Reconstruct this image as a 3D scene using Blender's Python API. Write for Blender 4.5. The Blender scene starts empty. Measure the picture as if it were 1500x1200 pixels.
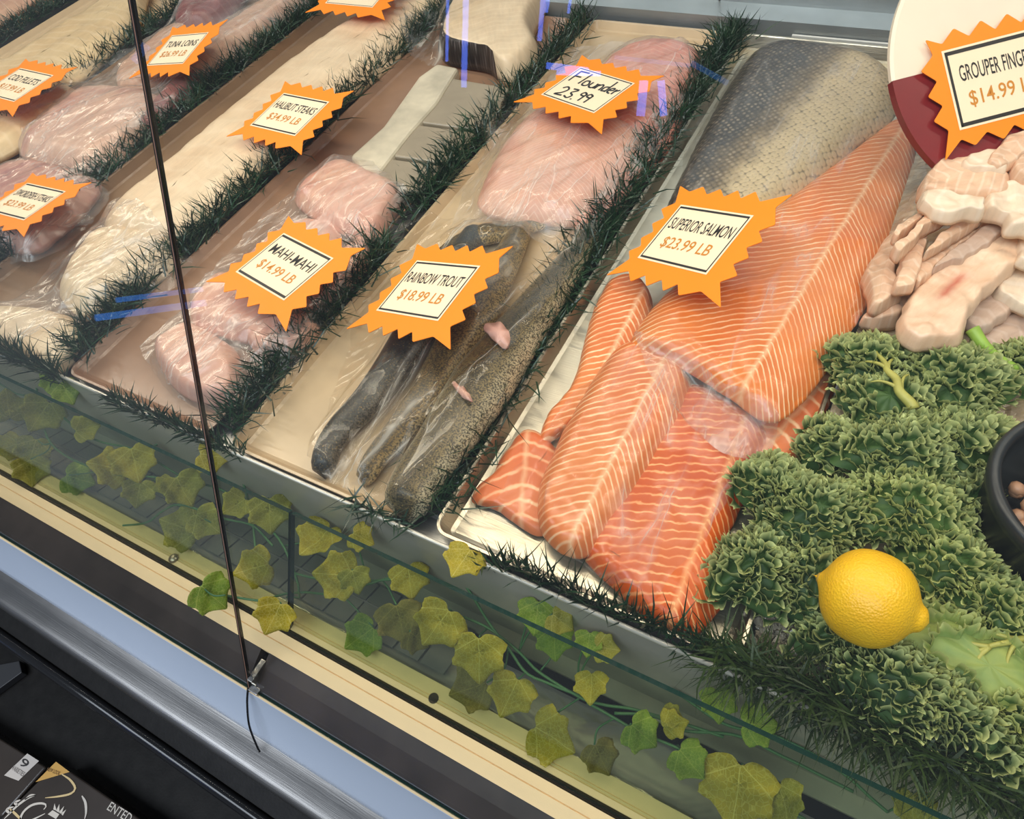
import bpy, math, random
import numpy as np
from mathutils import Vector, Matrix, noise
from mathutils.bvhtree import BVHTree

random.seed(7)
rng = np.random.default_rng(11)
scene = bpy.context.scene
COL = scene.collection
PI = math.pi

# ------------------------------------------------------------------ camera
# world: X along the counter, Y towards the back of the case, Z up; fish deck at z = 0
F = 1034.408
CH = 0.55
RIGHT = Vector((0.873823, 0.464739, -0.143004))
DOWN = Vector((0.297472, -0.743583, -0.598828))
FWD = Vector((-0.384634, 0.480730, -0.788007))
cam_d = bpy.data.cameras.new('camera')
cam_d.sensor_width = 36.0
cam_d.lens = F / 1500.0 * 36.0
cam_d.clip_start = 0.01
cam = bpy.data.objects.new('camera', cam_d)
COL.objects.link(cam)
up = -DOWN
back = -FWD
cam.matrix_world = Matrix(((RIGHT.x, up.x, back.x, 0), (RIGHT.y, up.y, back.y, 0), (RIGHT.z, up.z, back.z, CH), (0, 0, 0, 1)))
scene.camera = cam


def ray(u, v):
    return RIGHT * ((u - 750) / F) + DOWN * ((v - 600) / F) + FWD


def P(u, v, z=0.0):
    d = ray(u, v)
    t = (z - CH) / d.z
    return Vector((d.x * t, d.y * t, z))


def PY(u, v, y):
    d = ray(u, v)
    t = y / d.y
    return Vector((d.x * t, y, CH + d.z * t))


# ------------------------------------------------------------------ materials
class NT:
    def __init__(self, name):
        self.m = bpy.data.materials.new(name)
        self.m.use_nodes = True
        self.t = self.m.node_tree
        self.t.nodes.clear()
        self.out = self.t.nodes.new('ShaderNodeOutputMaterial')
        self._c = {}

    def n(self, typ, ins=None, **props):
        nd = self.t.nodes.new(typ)
        for k, v in props.items():
            setattr(nd, k, v)
        if ins:
            for k, v in ins.items():
                s = nd.inputs[k]
                if isinstance(v, bpy.types.NodeSocket):
                    self.t.links.new(v, s)
                else:
                    s.default_value = v
        return nd

    def coord(self, which='Object'):
        if 'tc' not in self._c:
            self._c['tc'] = self.n('ShaderNodeTexCoord')
        return self._c['tc'].outputs[which]

    def uv(self):
        if 'uv' not in self._c:
            self._c['uv'] = self.n('ShaderNodeUVMap')
            self._c['sep'] = self.n('ShaderNodeSeparateXYZ', {0: self._c['uv'].outputs[0]})
        return self._c['uv'].outputs[0]

    def uvc(self, i):
        self.uv()
        return self._c['sep'].outputs[i]

    def mapped(self, scale, rot=(0, 0, 0), src=None, loc=(0, 0, 0)):
        return self.n('ShaderNodeMapping', {'Vector': src or self.coord(), 'Scale': scale, 'Rotation': rot, 'Location': loc}).outputs[0]

    def noise(self, scale, detail=3, rough=.55, vec=None, dist=0.0):
        return self.n('ShaderNodeTexNoise', {'Vector': vec or self.coord(), 'Scale': scale, 'Detail': detail, 'Roughness': rough, 'Distortion': dist}).outputs[0]

    def math(self, op, a, b=0.0, c=0.0, clamp=False):
        nd = self.n('ShaderNodeMath', operation=op)
        nd.use_clamp = clamp
        for i, x in enumerate((a, b, c)):
            if isinstance(x, bpy.types.NodeSocket):
                self.t.links.new(x, nd.inputs[i])
            else:
                nd.inputs[i].default_value = x
        return nd.outputs[0]

    def ramp(self, fac, stops, interp='LINEAR'):
        nd = self.n('ShaderNodeValToRGB', {0: fac})
        cr = nd.color_ramp
        cr.interpolation = interp
        while len(cr.elements) < len(stops):
            cr.elements.new(0.5)
        for e, (p, c) in zip(cr.elements, stops):
            e.position = p
            if not isinstance(c, (tuple, list)):
                c = (c, c, c)
            e.color = (*c[:3], 1)
        return nd.outputs[0]

    def mix(self, fac, a, b, blend='MIX'):
        nd = self.n('ShaderNodeMix', data_type='RGBA', blend_type=blend)
        for s, x in ((nd.inputs[0], fac), (nd.inputs[6], a), (nd.inputs[7], b)):
            if isinstance(x, bpy.types.NodeSocket):
                self.t.links.new(x, s)
            elif isinstance(x, (tuple, list)):
                s.default_value = (*x[:3], 1)
            else:
                s.default_value = x
        return nd.outputs[2]

    def bump(self, h, strength=.3, dist=.002, normal=None):
        ins = {'Height': h, 'Strength': strength, 'Distance': dist}
        if normal is not None:
            ins['Normal'] = normal
        return self.n('ShaderNodeBump', ins).outputs[0]

    def bsdf(self, color, rough=.5, metal=0.0, spec=.5, normal=None, trans=0.0, coat=0.0, sub=0.0, alpha=None, emit=None, estr=0, aniso=0.0):
        nd = self.n('ShaderNodeBsdfPrincipled')
        def st(k, x):
            s = nd.inputs[k]
            if isinstance(x, bpy.types.NodeSocket):
                self.t.links.new(x, s)
            elif isinstance(x, (tuple, list)):
                s.default_value = (*x[:3], 1)
            else:
                s.default_value = x
        st('Base Color', color)
        st('Roughness', rough)
        st('Metallic', metal)
        st('Specular IOR Level', spec)
        if aniso:
            st('Anisotropic', aniso)
        if coat:
            st('Coat Weight', coat)
            st('Coat Roughness', .12)
        if trans:
            st('Transmission Weight', trans)
        if sub:
            st('Subsurface Weight', sub)
            nd.inputs['Subsurface Radius'].default_value = (.006, .003, .002)
            nd.inputs['Subsurface Scale'].default_value = 1.0
        if normal is not None:
            self.t.links.new(normal, nd.inputs['Normal'])
        if emit is not None:
            st('Emission Color', emit)
            st('Emission Strength', estr)
        if alpha is not None:
            st('Alpha', alpha)
        return nd.outputs[0]

    def mixs(self, fac, a, b):
        nd = self.n('ShaderNodeMixShader')
        for s, x in zip(nd.inputs, (fac, a, b)):
            if isinstance(x, bpy.types.NodeSocket):
                self.t.links.new(x, s)
            else:
                s.default_value = x
        return nd.outputs[0]

    def done(self, s):
        self.t.links.new(s, self.out.inputs[0])
        return self.m


def srgb(r, g, b):
    def f(c):
        c /= 255.0
        return c / 12.92 if c <= .04045 else ((c + .055) / 1.055) ** 2.4
    return (f(r), f(g), f(b))


def plain(name, col, rough=.5, metal=0.0, spec=.5, nscale=0, namp=.15, bump=0.0, bscale=200, coat=0.0):
    t = NT(name)
    c = col
    if nscale:
        lo = tuple(x * (1 - namp) for x in col)
        hi = tuple(min(1, x * (1 + namp)) for x in col)
        c = t.ramp(t.noise(nscale, 4), [(.3, lo), (.7, hi)])
    nm = t.bump(t.noise(bscale, 3), bump, .001) if bump else None
    return t.done(t.bsdf(c, rough, metal, spec, nm, coat=coat))


# ------------------------------------------------------------------ object helpers
ORG = {}


def link(o, parent=None):
    COL.objects.link(o)
    if parent is not None:
        o.parent = parent
    return o


def thing(name, label, cat, loc=(0, 0, 0), group=None):
    o = bpy.data.objects.new(name, None)
    o.empty_display_size = .02
    COL.objects.link(o)
    o.location = loc
    ORG[o] = Vector(loc)
    o['label'] = label
    o['category'] = cat
    if group:
        o['group'] = group
    return o


def tag(o, label, cat, group=None, kind=None):
    o['label'] = label
    o['category'] = cat
    if group:
        o['group'] = group
    if kind:
        o['kind'] = kind
    return o


def mk(name, verts, faces, mat, parent=None, smooth=True, uvs=None, mats=None, fmat=None, attr=None):
    """verts in world space -> a mesh object, in the frame of its parent or with its origin at its own base"""
    vs = [Vector(v) for v in verts]
    if parent is not None:
        org = ORG.get(parent, Vector((0, 0, 0)))
    else:
        n = len(vs)
        org = Vector((sum(v.x for v in vs) / n, sum(v.y for v in vs) / n, min(v.z for v in vs)))
    me = bpy.data.meshes.new(name)
    me.from_pydata([v - org for v in vs], [], faces)
    for m in (mats or [mat]):
        me.materials.append(m)
    if smooth:
        me.polygons.foreach_set('use_smooth', [True] * len(me.polygons))
    if fmat is not None:
        me.polygons.foreach_set('material_index', fmat)
    if uvs is not None:
        ul = me.uv_layers.new(name='UVMap')
        li = np.empty(len(me.loops), dtype=np.int32)
        me.loops.foreach_get('vertex_index', li)
        ul.data.foreach_set('uv', np.asarray(uvs, dtype=np.float32)[li].ravel())
    if attr is not None:
        a = me.attributes.new('edge', 'FLOAT', 'POINT')
        a.data.foreach_set('value', np.asarray(attr, dtype=np.float32))
    me.update()
    o = bpy.data.objects.new(name, me)
    link(o, parent)
    if parent is None:
        o.location = org
        ORG[o] = org
    else:
        ORG[o] = org
    return o


class MB:
    def __init__(self):
        self.v = []
        self.f = []
        self.uv = []

    def add(self, v, f, uv=None):
        b = len(self.v)
        self.v += [tuple(x) for x in v]
        self.f += [tuple(i + b for i in q) for q in f]
        self.uv += [tuple(x) for x in uv] if uv is not None else [(0, 0)] * len(v)

    def box(self, a, b):
        (x0, y0, z0), (x1, y1, z1) = a, b
        self.add([(x0, y0, z0), (x1, y0, z0), (x1, y1, z0), (x0, y1, z0), (x0, y0, z1), (x1, y0, z1), (x1, y1, z1), (x0, y1, z1)],
                 [(0, 3, 2, 1), (4, 5, 6, 7), (0, 1, 5, 4), (1, 2, 6, 5), (2, 3, 7, 6), (3, 0, 4, 7)])

    def slab(self, pts, th, nrm):
        """polygon pts extruded by th against nrm"""
        n = len(pts)
        nrm = Vector(nrm).normalized()
        top = [Vector(p) for p in pts]
        bot = [p - nrm * th for p in top]
        self.add(top + bot, [tuple(range(n)), tuple(range(2 * n - 1, n - 1, -1))] + [(i, i + n, (i + 1) % n + n, (i + 1) % n) for i in range(n)])

    def extrude_x(self, prof, x0, x1, nx=1):
        """closed (y, z) profile swept along X"""
        n = len(prof)
        vs = []
        for i in range(nx + 1):
            x = x0 + (x1 - x0) * i / nx
            vs += [(x, y, z) for y, z in prof]
        fs = []
        for i in range(nx):
            for j in range(n):
                a = i * n + j
                b = i * n + (j + 1) % n
                fs.append((a, b, b + n, a + n))
        fs.append(tuple(range(n - 1, -1, -1)))
        fs.append(tuple(nx * n + j for j in range(n)))
        self.add(vs, fs)

    def tube(self, pts, r, seg=8, caps=True):
        pts = [Vector(p) for p in pts]
        rs = r if isinstance(r, (list, tuple)) else [r] * len(pts)
        vs = []
        fs = []
        refv = Vector((0, 0, 1))
        for i, p in enumerate(pts):
            d = (pts[min(i + 1, len(pts) - 1)] - pts[max(i - 1, 0)]).normalized()
            a = d.cross(refv)
            if a.length < .05:
                a = d.cross(Vector((1, 0, 0)))
            a.normalize()
            b = a.cross(d)
            for k in range(seg):
                th = 2 * PI * k / seg
                vs.append(p + (a * math.cos(th) + b * math.sin(th)) * rs[i])
        for i in range(len(pts) - 1):
            for k in range(seg):
                k2 = (k + 1) % seg
                fs.append((i * seg + k, i * seg + k2, (i + 1) * seg + k2, (i + 1) * seg + k))
        if caps:
            fs.append(tuple(range(seg - 1, -1, -1)))
            fs.append(tuple((len(pts) - 1) * seg + k for k in range(seg)))
        self.add(vs, fs)

    def lathe(self, prof, c, seg=40, axis=None):
        """(r, h) profile turned about an axis through c"""
        ax = Vector(axis or (0, 0, 1)).normalized()
        a = ax.cross(Vector((0, 1, 0)) if abs(ax.y) < .9 else Vector((1, 0, 0))).normalized()
        b = ax.cross(a)
        c = Vector(c)
        vs = []
        fs = []
        for r, h in prof:
            for k in range(seg):
                th = 2 * PI * k / seg
                vs.append(c + ax * h + (a * math.cos(th) + b * math.sin(th)) * r)
        for i in range(len(prof) - 1):
            for k in range(seg):
                k2 = (k + 1) % seg
                fs.append((i * seg + k, i * seg + k2, (i + 1) * seg + k2, (i + 1) * seg + k))
        self.add(vs, fs)

    def build(self, name, mat, parent=None, smooth=False, **kw):
        return mk(name, self.v, self.f, mat, parent, smooth, uvs=self.uv, **kw)


def bevel(o, w=.002, seg=2):
    m = o.modifiers.new('bevel', 'BEVEL')
    m.width = w
    m.segments = seg
    m.limit_method = 'ANGLE'
    return o


def spline_closed(pts, n):
    """closed Catmull-Rom through pts, n points at equal steps"""
    pts = [Vector(p) for p in pts]
    m = len(pts)
    dense = []
    for i in range(m):
        p0, p1, p2, p3 = pts[i - 1], pts[i], pts[(i + 1) % m], pts[(i + 2) % m]
        for k in range(12):
            t = k / 12
            dense.append(.5 * ((2 * p1) + (p2 - p0) * t + (2 * p0 - 5 * p1 + 4 * p2 - p3) * t * t + (3 * p1 - p0 - 3 * p2 + p3) * t ** 3))
    return resample(dense + [dense[0]], n, closed=True)


def spline_open(pts, n):
    pts = [Vector(p) for p in pts]
    if len(pts) == 2:
        return [pts[0].lerp(pts[1], i / (n - 1)) for i in range(n)]
    ext = [2 * pts[0] - pts[1]] + pts + [2 * pts[-1] - pts[-2]]
    dense = []
    for i in range(1, len(ext) - 2):
        p0, p1, p2, p3 = ext[i - 1:i + 3]
        for k in range(16):
            t = k / 16
            dense.append(.5 * ((2 * p1) + (p2 - p0) * t + (2 * p0 - 5 * p1 + 4 * p2 - p3) * t * t + (3 * p1 - p0 - 3 * p2 + p3) * t ** 3))
    dense.append(pts[-1])
    return resample(dense, n)


def resample(d, n, closed=False):
    L = [0.0]
    for a, b in zip(d, d[1:]):
        L.append(L[-1] + (b - a).length)
    out = []
    j = 0
    steps = n if closed else n - 1
    for i in range(n):
        s = L[-1] * i / steps
        while j < len(L) - 2 and L[j + 1] < s:
            j += 1
        w = (s - L[j]) / max(L[j + 1] - L[j], 1e-9)
        out.append(d[j].lerp(d[j + 1], min(max(w, 0), 1)))
    return out
# ------------------------------------------------------------------ shared materials
def glass_mat(name, tint, refl=.05, power=4.0, rough=0.0):
    t = NT(name)
    lw = t.n('ShaderNodeLayerWeight', {'Blend': .5})
    fac = t.math('MULTIPLY_ADD', t.math('POWER', lw.outputs['Facing'], power), .85, refl, clamp=True)
    tr = t.n('ShaderNodeBsdfTransparent', {'Color': (*tint, 1)}).outputs[0]
    gl = t.n('ShaderNodeBsdfGlossy', {'Color': (1, 1, 1, 1), 'Roughness': rough}).outputs[0]
    return t.done(t.mixs(fac, tr, gl))


M_GLASS = glass_mat('clear_glass', (.975, .99, .98), .03)
M_GUARD = glass_mat('greenish_glass', (.88, .915, .81), .02)
M_EDGE = plain('polished_glass_edge', srgb(20, 52, 44), .15, 0, .6)


def steel(name, col, rough, nz=8.0, wav=0.0, aniso=0.0, bstr=.25):
    t = NT(name)
    c = t.ramp(t.noise(nz, 4), [(.25, tuple(x * .78 for x in col)), (.75, col)])
    str_ = t.noise(60, 2, vec=t.mapped((.4, 14, 14)))
    h = t.math('MULTIPLY_ADD', t.noise(9, 2), 6.0 if wav else .4, str_)
    r = t.math('MULTIPLY_ADD', t.noise(18, 3), .15, rough - .06)
    return t.done(t.bsdf(c, r, 1.0, .5, t.bump(h, bstr, .002 if wav else .0006), aniso=aniso))


M_STEEL = steel('brushed_steel', (.50, .49, .46), .36)
M_WALLSTEEL = plain('dull_grey_steel', (.36, .345, .30), .34, .25, .5, 9, .22)
t = NT('shiny_tray_metal')
_n = t.noise(7, 3, .5, t.mapped((1, 1.6, 1)), 1.5)
M_TROUGH = t.done(t.bsdf(t.ramp(_n, [(.3, (.50, .46, .37)), (.7, (.80, .74, .60))]), .22, .45, .5, t.bump(_n, 1.0, .02)))
M_BUMPER = steel('satin_steel', (.29, .28, .27), .42)
M_CREAM = plain('cream_enamel', srgb(246, 216, 166), .38, 0, .4, 30, .02)
M_BLACK = plain('black_gloss', (.012, .012, .013), .14, 0, .55)
M_SATINBLACK = plain('black_satin', (.012, .011, .010), .5, 0, .2, 60, .3, .15, 300)
M_DARKSTRIP = plain('dark_brown_metal', (.046, .034, .029), .3, .2, .5, 12, .5)
M_BLUEWHITE = plain('white_enamel_daylit', srgb(205, 216, 232), .35, 0, .5, 4, .03)  # white panel, the blue of the store's daylight put into its colour
M_GAP = plain('shadow_gap_black', (.012, .01, .009), .6, 0, .3)
M_WALLBACK = steel('blue_grey_steel', (.50, .53, .53), .45, nz=14)

X0, X1 = -2.25, .62
JX = -.3958                       # the joint of the two front panes
GA = .48                          # lean of the front glass

case = thing('display_case', 'long refrigerated seafood display case with steel trough, cream sill and slanted glass front', 'display case', (-.6, .6, -.4))


def cpart(name, mat, prof, x0=X0, x1=X1, nx=1, smooth=False):
    b = MB()
    b.extrude_x(prof, x0, x1, nx)
    return b.build(name, mat, case, smooth)


# deck (under ice and paper), front wall of the deck with its bright folded rim, back ledge and wall
cpart('deck_pan', M_STEEL, [(.175, -.03), (1.12, -.03), (1.12, -.002), (.175, -.002)])
cpart('deck_front_wall', M_WALLSTEEL, [(.1765, .018), (.1745, .018), (.163, -.092), (.152, -.112), (.152, -.116), (.166, -.1), (.1765, -.02)])
b = MB()
b.tube([(X0, .1745, .0185), (X1, .1745, .0185)], .0021, 8)
cpart('back_ledge', M_WALLBACK, [(1.085, .0), (1.13, .0), (1.13, .03), (1.089, .026)])
b.build('rim', plain('rim_metal', (.62, .58, .50), .35, .4), case, True)
b = MB()
b.box((X0, 1.128, .02), (-.3245, 1.14, .95))
b.box((-.3215, 1.128, .02), (X1, 1.14, .95))
b.build('back_wall', M_WALLBACK, case)
b = MB()
b.box((-.3245, 1.1285, .02), (-.3215, 1.1325, .95))
b.build('back_wall_seam', M_GAP, case)
b = MB()
b.box((-.2, 1.080, .0), (X1, 1.0845, .012))
b.build('ledge_trim', plain('bright_steel', (.8, .76, .68), .35, .3), case)

# trough in front of the deck
cpart('trough_bottom', M_GAP, [(.04, -.21), (.18, -.21), (.18, -.205), (.04, -.205)])
b = MB()
nx, ny = 160, 10
vs = []
for i in range(nx + 1):
    x = X0 + (X1 - X0) * i / nx
    for j in range(ny + 1):
        w = j / ny
        y = .141 + (.0895 - .141) * w
        z = -.128 + (.044) * w
        z += .0022 * noise.noise(Vector((x * 9, y * 14, 3.1))) * math.sin(PI * w)
        vs.append((x, y, z))
fs = [(i * (ny + 1) + j, i * (ny + 1) + j + 1, (i + 1) * (ny + 1) + j + 1, (i + 1) * (ny + 1) + j) for i in range(nx) for j in range(ny)]
b.add(vs, fs)
o = b.build('drip_tray', M_TROUGH, case, True)
sm = o.modifiers.new('thickness', 'SOLIDIFY')
sm.thickness = .0012
# grey air grille of the trough, slotted, on the left half
b = MB()
x = X0
while x < -.235:
    for y0, y1 in ((.100, .1275), (.1295, .150)):
        z0, z1 = -.088 - (y0 - .1) * .35, -.088 - (y1 - .1) * .35
        b.add([(x, y0, z0), (x + .0262, y0, z0), (x + .0262, y1, z1), (x, y1, z1), (x, y0, z0 - .003), (x + .0262, y0, z0 - .003), (x + .0262, y1, z1 - .003), (x, y1, z1 - .003)],
              [(0, 1, 2, 3), (4, 7, 6, 5), (0, 4, 5, 1), (1, 5, 6, 2), (2, 6, 7, 3), (3, 7, 4, 0)])
    x += .0285
b.build('air_grille', plain('grille_grey', (.15, .15, .14), .38, .2, .5, 14, .25), case)
# the cream sill with its grooves, the gasket that holds the guard glass
cpart('inner_sill', M_CREAM, [(.0700, -.0800), (.0752, -.0800), (.0757, -.0808), (.0762, -.0800), (.0778, -.0800), (.0783, -.0808), (.0788, -.0800), (.0905, -.0800), (.0905, -.09), (.0700, -.09)])
cpart('gasket', plain('dark_rubber', (.022, .020, .016), .5), [(.0640, -.0835), (.0655, -.0815), (.067, -.0835), (.0685, -.0815), (.0700, -.0825), (.0700, -.095), (.0640, -.095)])
cpart('outer_sill', M_CREAM, [(.0432, -.0815), (.0545, -.0800), (.0548, -.0812), (.0553, -.0812), (.0556, -.0800), (.0640, -.0800), (.0640, -.09), (.0432, -.09)])
for x0, x1, nm in ((X0, JX - .004, 'a'), (JX + .006, X1, 'b')):
    cpart('dark_strip', M_DARKSTRIP, [(.0125, -.0975), (.030, -.0885), (.0432, -.0825), (.0432, -.094), (.0125, -.104)], x0, x1)
cpart('strip_edge', M_CREAM, [(.0068, -.1025), (.0085, -.1005), (.0096, -.1015), (.0085, -.104)])
# outside of the case: pale panel, steel bumper, black plinth rail
prof = [(.008, -.103)]
for i in range(13):
    w = i / 12
    prof.append((.0075 - .031 * w ** 1.25, -.103 - .100 * w))
prof += [(-.020, -.212), (.004, -.212), (.012, -.11)]
cpart('front_panel', M_BLUEWHITE, prof, smooth=True)
prof = [(-.0235, -.2062), (-.034, -.2052), (-.045, -.2048)]
for i in range(12):
    a = math.radians(84 + 126 * i / 11)
    prof.append((-.047 + math.cos(a) * .0115, -.2163 + math.sin(a) * .0115))
prof += [(-.058, -.25), (-.02, -.25), (-.02, -.205)]
cpart('bumper_rail', M_BUMPER, prof, smooth=True)
cpart('plinth', M_SATINBLACK, [(-.052, -.24), (-.058, -.245), (-.078, -.252), (-.080, -.40), (-.03, -.40), (-.03, -.24)])
b = MB()
b.tube([(X0, -.0865, -.256), (X1, -.0865, -.256)], .0075, 14)
b.build('plinth_rail', M_BLACK, case, True)

# screws and the plug holes of the sill
b = MB()
p = P(254, 818, -.079)
b.lathe([(.0, .0026), (.0032, .0023), (.0050, .0010), (.0054, -.001)], p, 24)
b.build('screw_head', plain('worn_steel', (.35, .31, .25), .3, 1.0, .5, 90, .5), case, True)
b = MB()
p = P(635, 1023, -.0797)
b.lathe([(.0046, .0002), (.0046, -.0006)], p, 24)
b.add([p + Vector((math.cos(k * PI / 12) * .0046, math.sin(k * PI / 12) * .0046, .0002)) for k in range(24)], [tuple(range(24))])
b.build('screw_hole', M_GAP, case)


# front glass: two leaning panes
def pane(name, x0, x1, base_y, base_z, lean, h, th, mat, parent, edges):
    dy = Vector((0, lean, 1)).normalized() * (h * math.sqrt(1 + lean * lean))
    nrm = Vector((0, -1, lean)).normalized()
    a = [Vector((x0, base_y, base_z)), Vector((x1, base_y, base_z))]
    pts = [a[0], a[1], a[1] + dy, a[0] + dy]
    vs = pts + [p - nrm * th for p in pts]
    fs = [(0, 1, 2, 3), (7, 6, 5, 4), (0, 4, 5, 1), (1, 5, 6, 2), (2, 6, 7, 3), (3, 7, 4, 0)]
    fm = [0, 0, 1, 1, 1, 1]
    return mk(name, vs, fs, mat, parent, False, mats=[mat, M_EDGE], fmat=fm)


pane('front_glass', X0, JX - .0012, .009, -.1, GA, .80, .0022, M_GLASS, case, 1)
pane('front_glass', JX + .0012, X1, .009, -.1, GA, .80, .0022, M_GLASS, case, 1)
d = Vector((0, GA, 1)).normalized()
for off, w, m, nm in ((0, .0009, plain('pinkish_seam_glint', srgb(150, 112, 92), .3), 'glass_seam_highlight'), (-.0010, .0009, M_BLACK, 'pane_edge'), (.0010, .0009, M_BLACK, 'pane_edge')):  # pinkish middle strip: the highlight along the joint put into its colour
    b = MB()
    q0 = Vector((JX + off, .0085, -.101))
    q1 = q0 + d * .888
    nrm = Vector((0, -1, GA)).normalized()
    ww = w / 2
    vs = []
    for q in (q0, q1):
        vs += [q + Vector((-ww, 0, 0)) + nrm * .0005, q + Vector((ww, 0, 0)) + nrm * .0005, q + Vector((ww, 0, 0)) - nrm * .0024, q + Vector((-ww, 0, 0)) - nrm * .0024]
    b.add(vs, [(0, 1, 5, 4), (1, 2, 6, 5), (2, 3, 7, 6), (3, 0, 4, 7), (0, 3, 2, 1), (4, 5, 6, 7)])
    b.build(nm, m, case)
# the clip at the foot of the joint
b = MB()
b.box((JX + .0015, .014, -.103), (JX + .0075, .036, -.0835))
b.box((JX + .0015, .0075, -.104), (JX + .0125, .014, -.0955))
bevel(b.build('glass_clip', plain('clip_steel', (.45, .43, .40), .25, 1.0, .5, 120, .5), case), .0008)

# guard glass: two low leaning panes standing in the gasket
GX = P(421, 840, -.02).x
for i, (x0, x1, lab) in enumerate(((X0, GX - .003, 'low glass guard behind the front pane at the far end of the trough'), (GX, X1, 'low glass guard pane with a dark green top edge in front of the salmon'))):
    o = pane('glass_guard', x0, x1, .0672, -.0825, .655, .1125, .005, M_GUARD, None, 1)
    tag(o, lab, 'glass guard', 'guard glasses along the trough')

# black cord hanging from the foot of the joint
pts = [P(365, 1008, -.098), P(364, 1030, -.120), P(367, 1062, -.155), P(378, 1092, -.192), P(382, 1100, -.200)]
b = MB()
b.tube([p + Vector((0, -.0012, .001)) for p in spline_open(pts, 24)], .0011, 8)
tag(b.build('cord', M_BLACK, None, True), 'thin black cord hanging from the foot of the glass joint over the pale panel', 'cord')

# ------------------------------------------------------------------ merchandise shelf with boxes, below the case
SZ = -.372
b = MB()
b.box((X0, -.62, SZ - .02), (.2, -.0815, SZ))
tag(bevel(b.build('display_shelf', M_SATINBLACK), .002), 'matt black display shelf standing in front of the seafood case', 'shelf')
# ------------------------------------------------------------------ fish: shapes
SOLIDS = []          # (object) everything that film drapes over


def nz(x, y, s, seed=0.0):
    return noise.noise(Vector((x * s, y * s, seed)))


def fillet(name, label, cat, outline, zb, H, mat, group=None, N=110, K=13, edge=.45, lump=.12, lscale=28, seed=1.0, parent=None, skinrows=1, axis=None, zt=None, wob=.0012, skin=None):
    """a slab of fish: traced outline, rounded shoulders, lumpy top, flat underside; UV = metres across / along"""
    zt = (zb if not isinstance(zb, tuple) else sum(zb) / 2) + H * .45 if zt is None else zt
    pts = []
    for q in outline:
        zz = q[2] if len(q) > 2 else (zt if not callable(zt) else 0)
        pts.append(P(q[0], q[1], zz))
    if sum(a.x * b.y - b.x * a.y for a, b in zip(pts, pts[1:] + pts[:1])) < 0:
        pts.reverse()
    B = spline_closed(pts, N)
    for i, p in enumerate(B):
        p.x += wob * noise.noise(Vector((p.x * 90, p.y * 90, seed)))
        p.y += wob * noise.noise(Vector((p.x * 90, p.y * 90, seed + 7)))
    c = sum(B, Vector()) / N
    if axis is None:
        xx = sum((p.x - c.x) ** 2 for p in B)
        yy = sum((p.y - c.y) ** 2 for p in B)
        xy = sum((p.x - c.x) * (p.y - c.y) for p in B)
        th = .5 * math.atan2(2 * xy, xx - yy)
        A = Vector((math.cos(th), math.sin(th), 0))
    else:
        A = (P(*axis[1], .02) - P(*axis[0], .02)).normalized()
    if A.y < 0:
        A = -A
    R = Vector((A.y, -A.x, 0))
    ss = [(p - c).dot(A) for p in B]
    rr = [(p - c).dot(R) for p in B]
    s0, s1 = min(ss), max(ss)
    w = (max(rr) - min(rr)) * .5
    a0, a1 = s0 + w * .75, s1 - w * .75
    if a0 > a1:
        a0 = a1 = (s0 + s1) / 2
    # the ridge follows the middle of the outline
    bins = 9
    mid = []
    for k in range(bins):
        sk = a0 + (a1 - a0) * k / (bins - 1)
        near = [r for s, r in zip(ss, rr) if abs(s - sk) < (s1 - s0) / bins]
        mid.append((max(near) + min(near)) / 2 if near else 0)
    def ridge(s):
        s = min(max(s, a0), a1)
        if a1 - a0 < 1e-6:
            return s, mid[0]
        q = (s - a0) / (a1 - a0) * (bins - 1)
        i = min(int(q), bins - 2)
        return s, mid[i] + (mid[i + 1] - mid[i]) * (q - i)
    vs, uv = [], []
    zb_ = (lambda x, y: zb) if not isinstance(zb, tuple) else (lambda x, y: zb[0] + (zb[1] - zb[0]) * min(max(((Vector((x, y, 0)) - c).dot(A) - s0) / (s1 - s0), 0), 1))
    for i in range(N):                                  # underside rim
        vs.append((c.x + (B[i].x - c.x) * .97, c.y + (B[i].y - c.y) * .97, zb_(B[i].x, B[i].y)))
        uv.append((rr[i], ss[i]))
    ts = [0] + [((k / (K - 1)) ** 1.5) for k in range(1, K)]
    for t in ts:
        for i in range(N):
            sr, mr = ridge(ss[i])
            q = c + A * sr + R * mr
            x = B[i].x + (q.x - B[i].x) * t
            y = B[i].y + (q.y - B[i].y) * t
            e = min((t * 1.0) / edge, 1.0)
            prof = .28 + .72 * (1 - (1 - e) ** 2.4)
            sv = (Vector((x, y, 0)) - c).dot(A)
            rv = (Vector((x, y, 0)) - c).dot(R)
            lum = lump * H * min(1, e + .2) * (nz(x, y, lscale, seed) + .5 * nz(x, y, lscale * 2.7, seed + 3))
            vs.append((x, y, zb_(x, y) + H * prof + lum))
            uv.append((rv, sv))
    fs = [tuple(range(N - 1, -1, -1))]
    fm = [0]
    for k in range(len(ts)):
        for i in range(N):
            j = (i + 1) % N
            fs.append((k * N + i, k * N + j, (k + 1) * N + j, (k + 1) * N + i))
            fm.append(1 if (skin and k < skinrows and (skinrows == 1 or (B[i].y < c.y - .012 and B[i].x < c.x + .07))) else 0)
    o = mk(name, vs, fs, mat, parent, True, uvs=uv, mats=[mat] + ([skin] if skin else []), fmat=fm if skin else None)
    if parent is None:
        tag(o, label, cat, group)
    SOLIDS.append(o)
    return o


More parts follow.
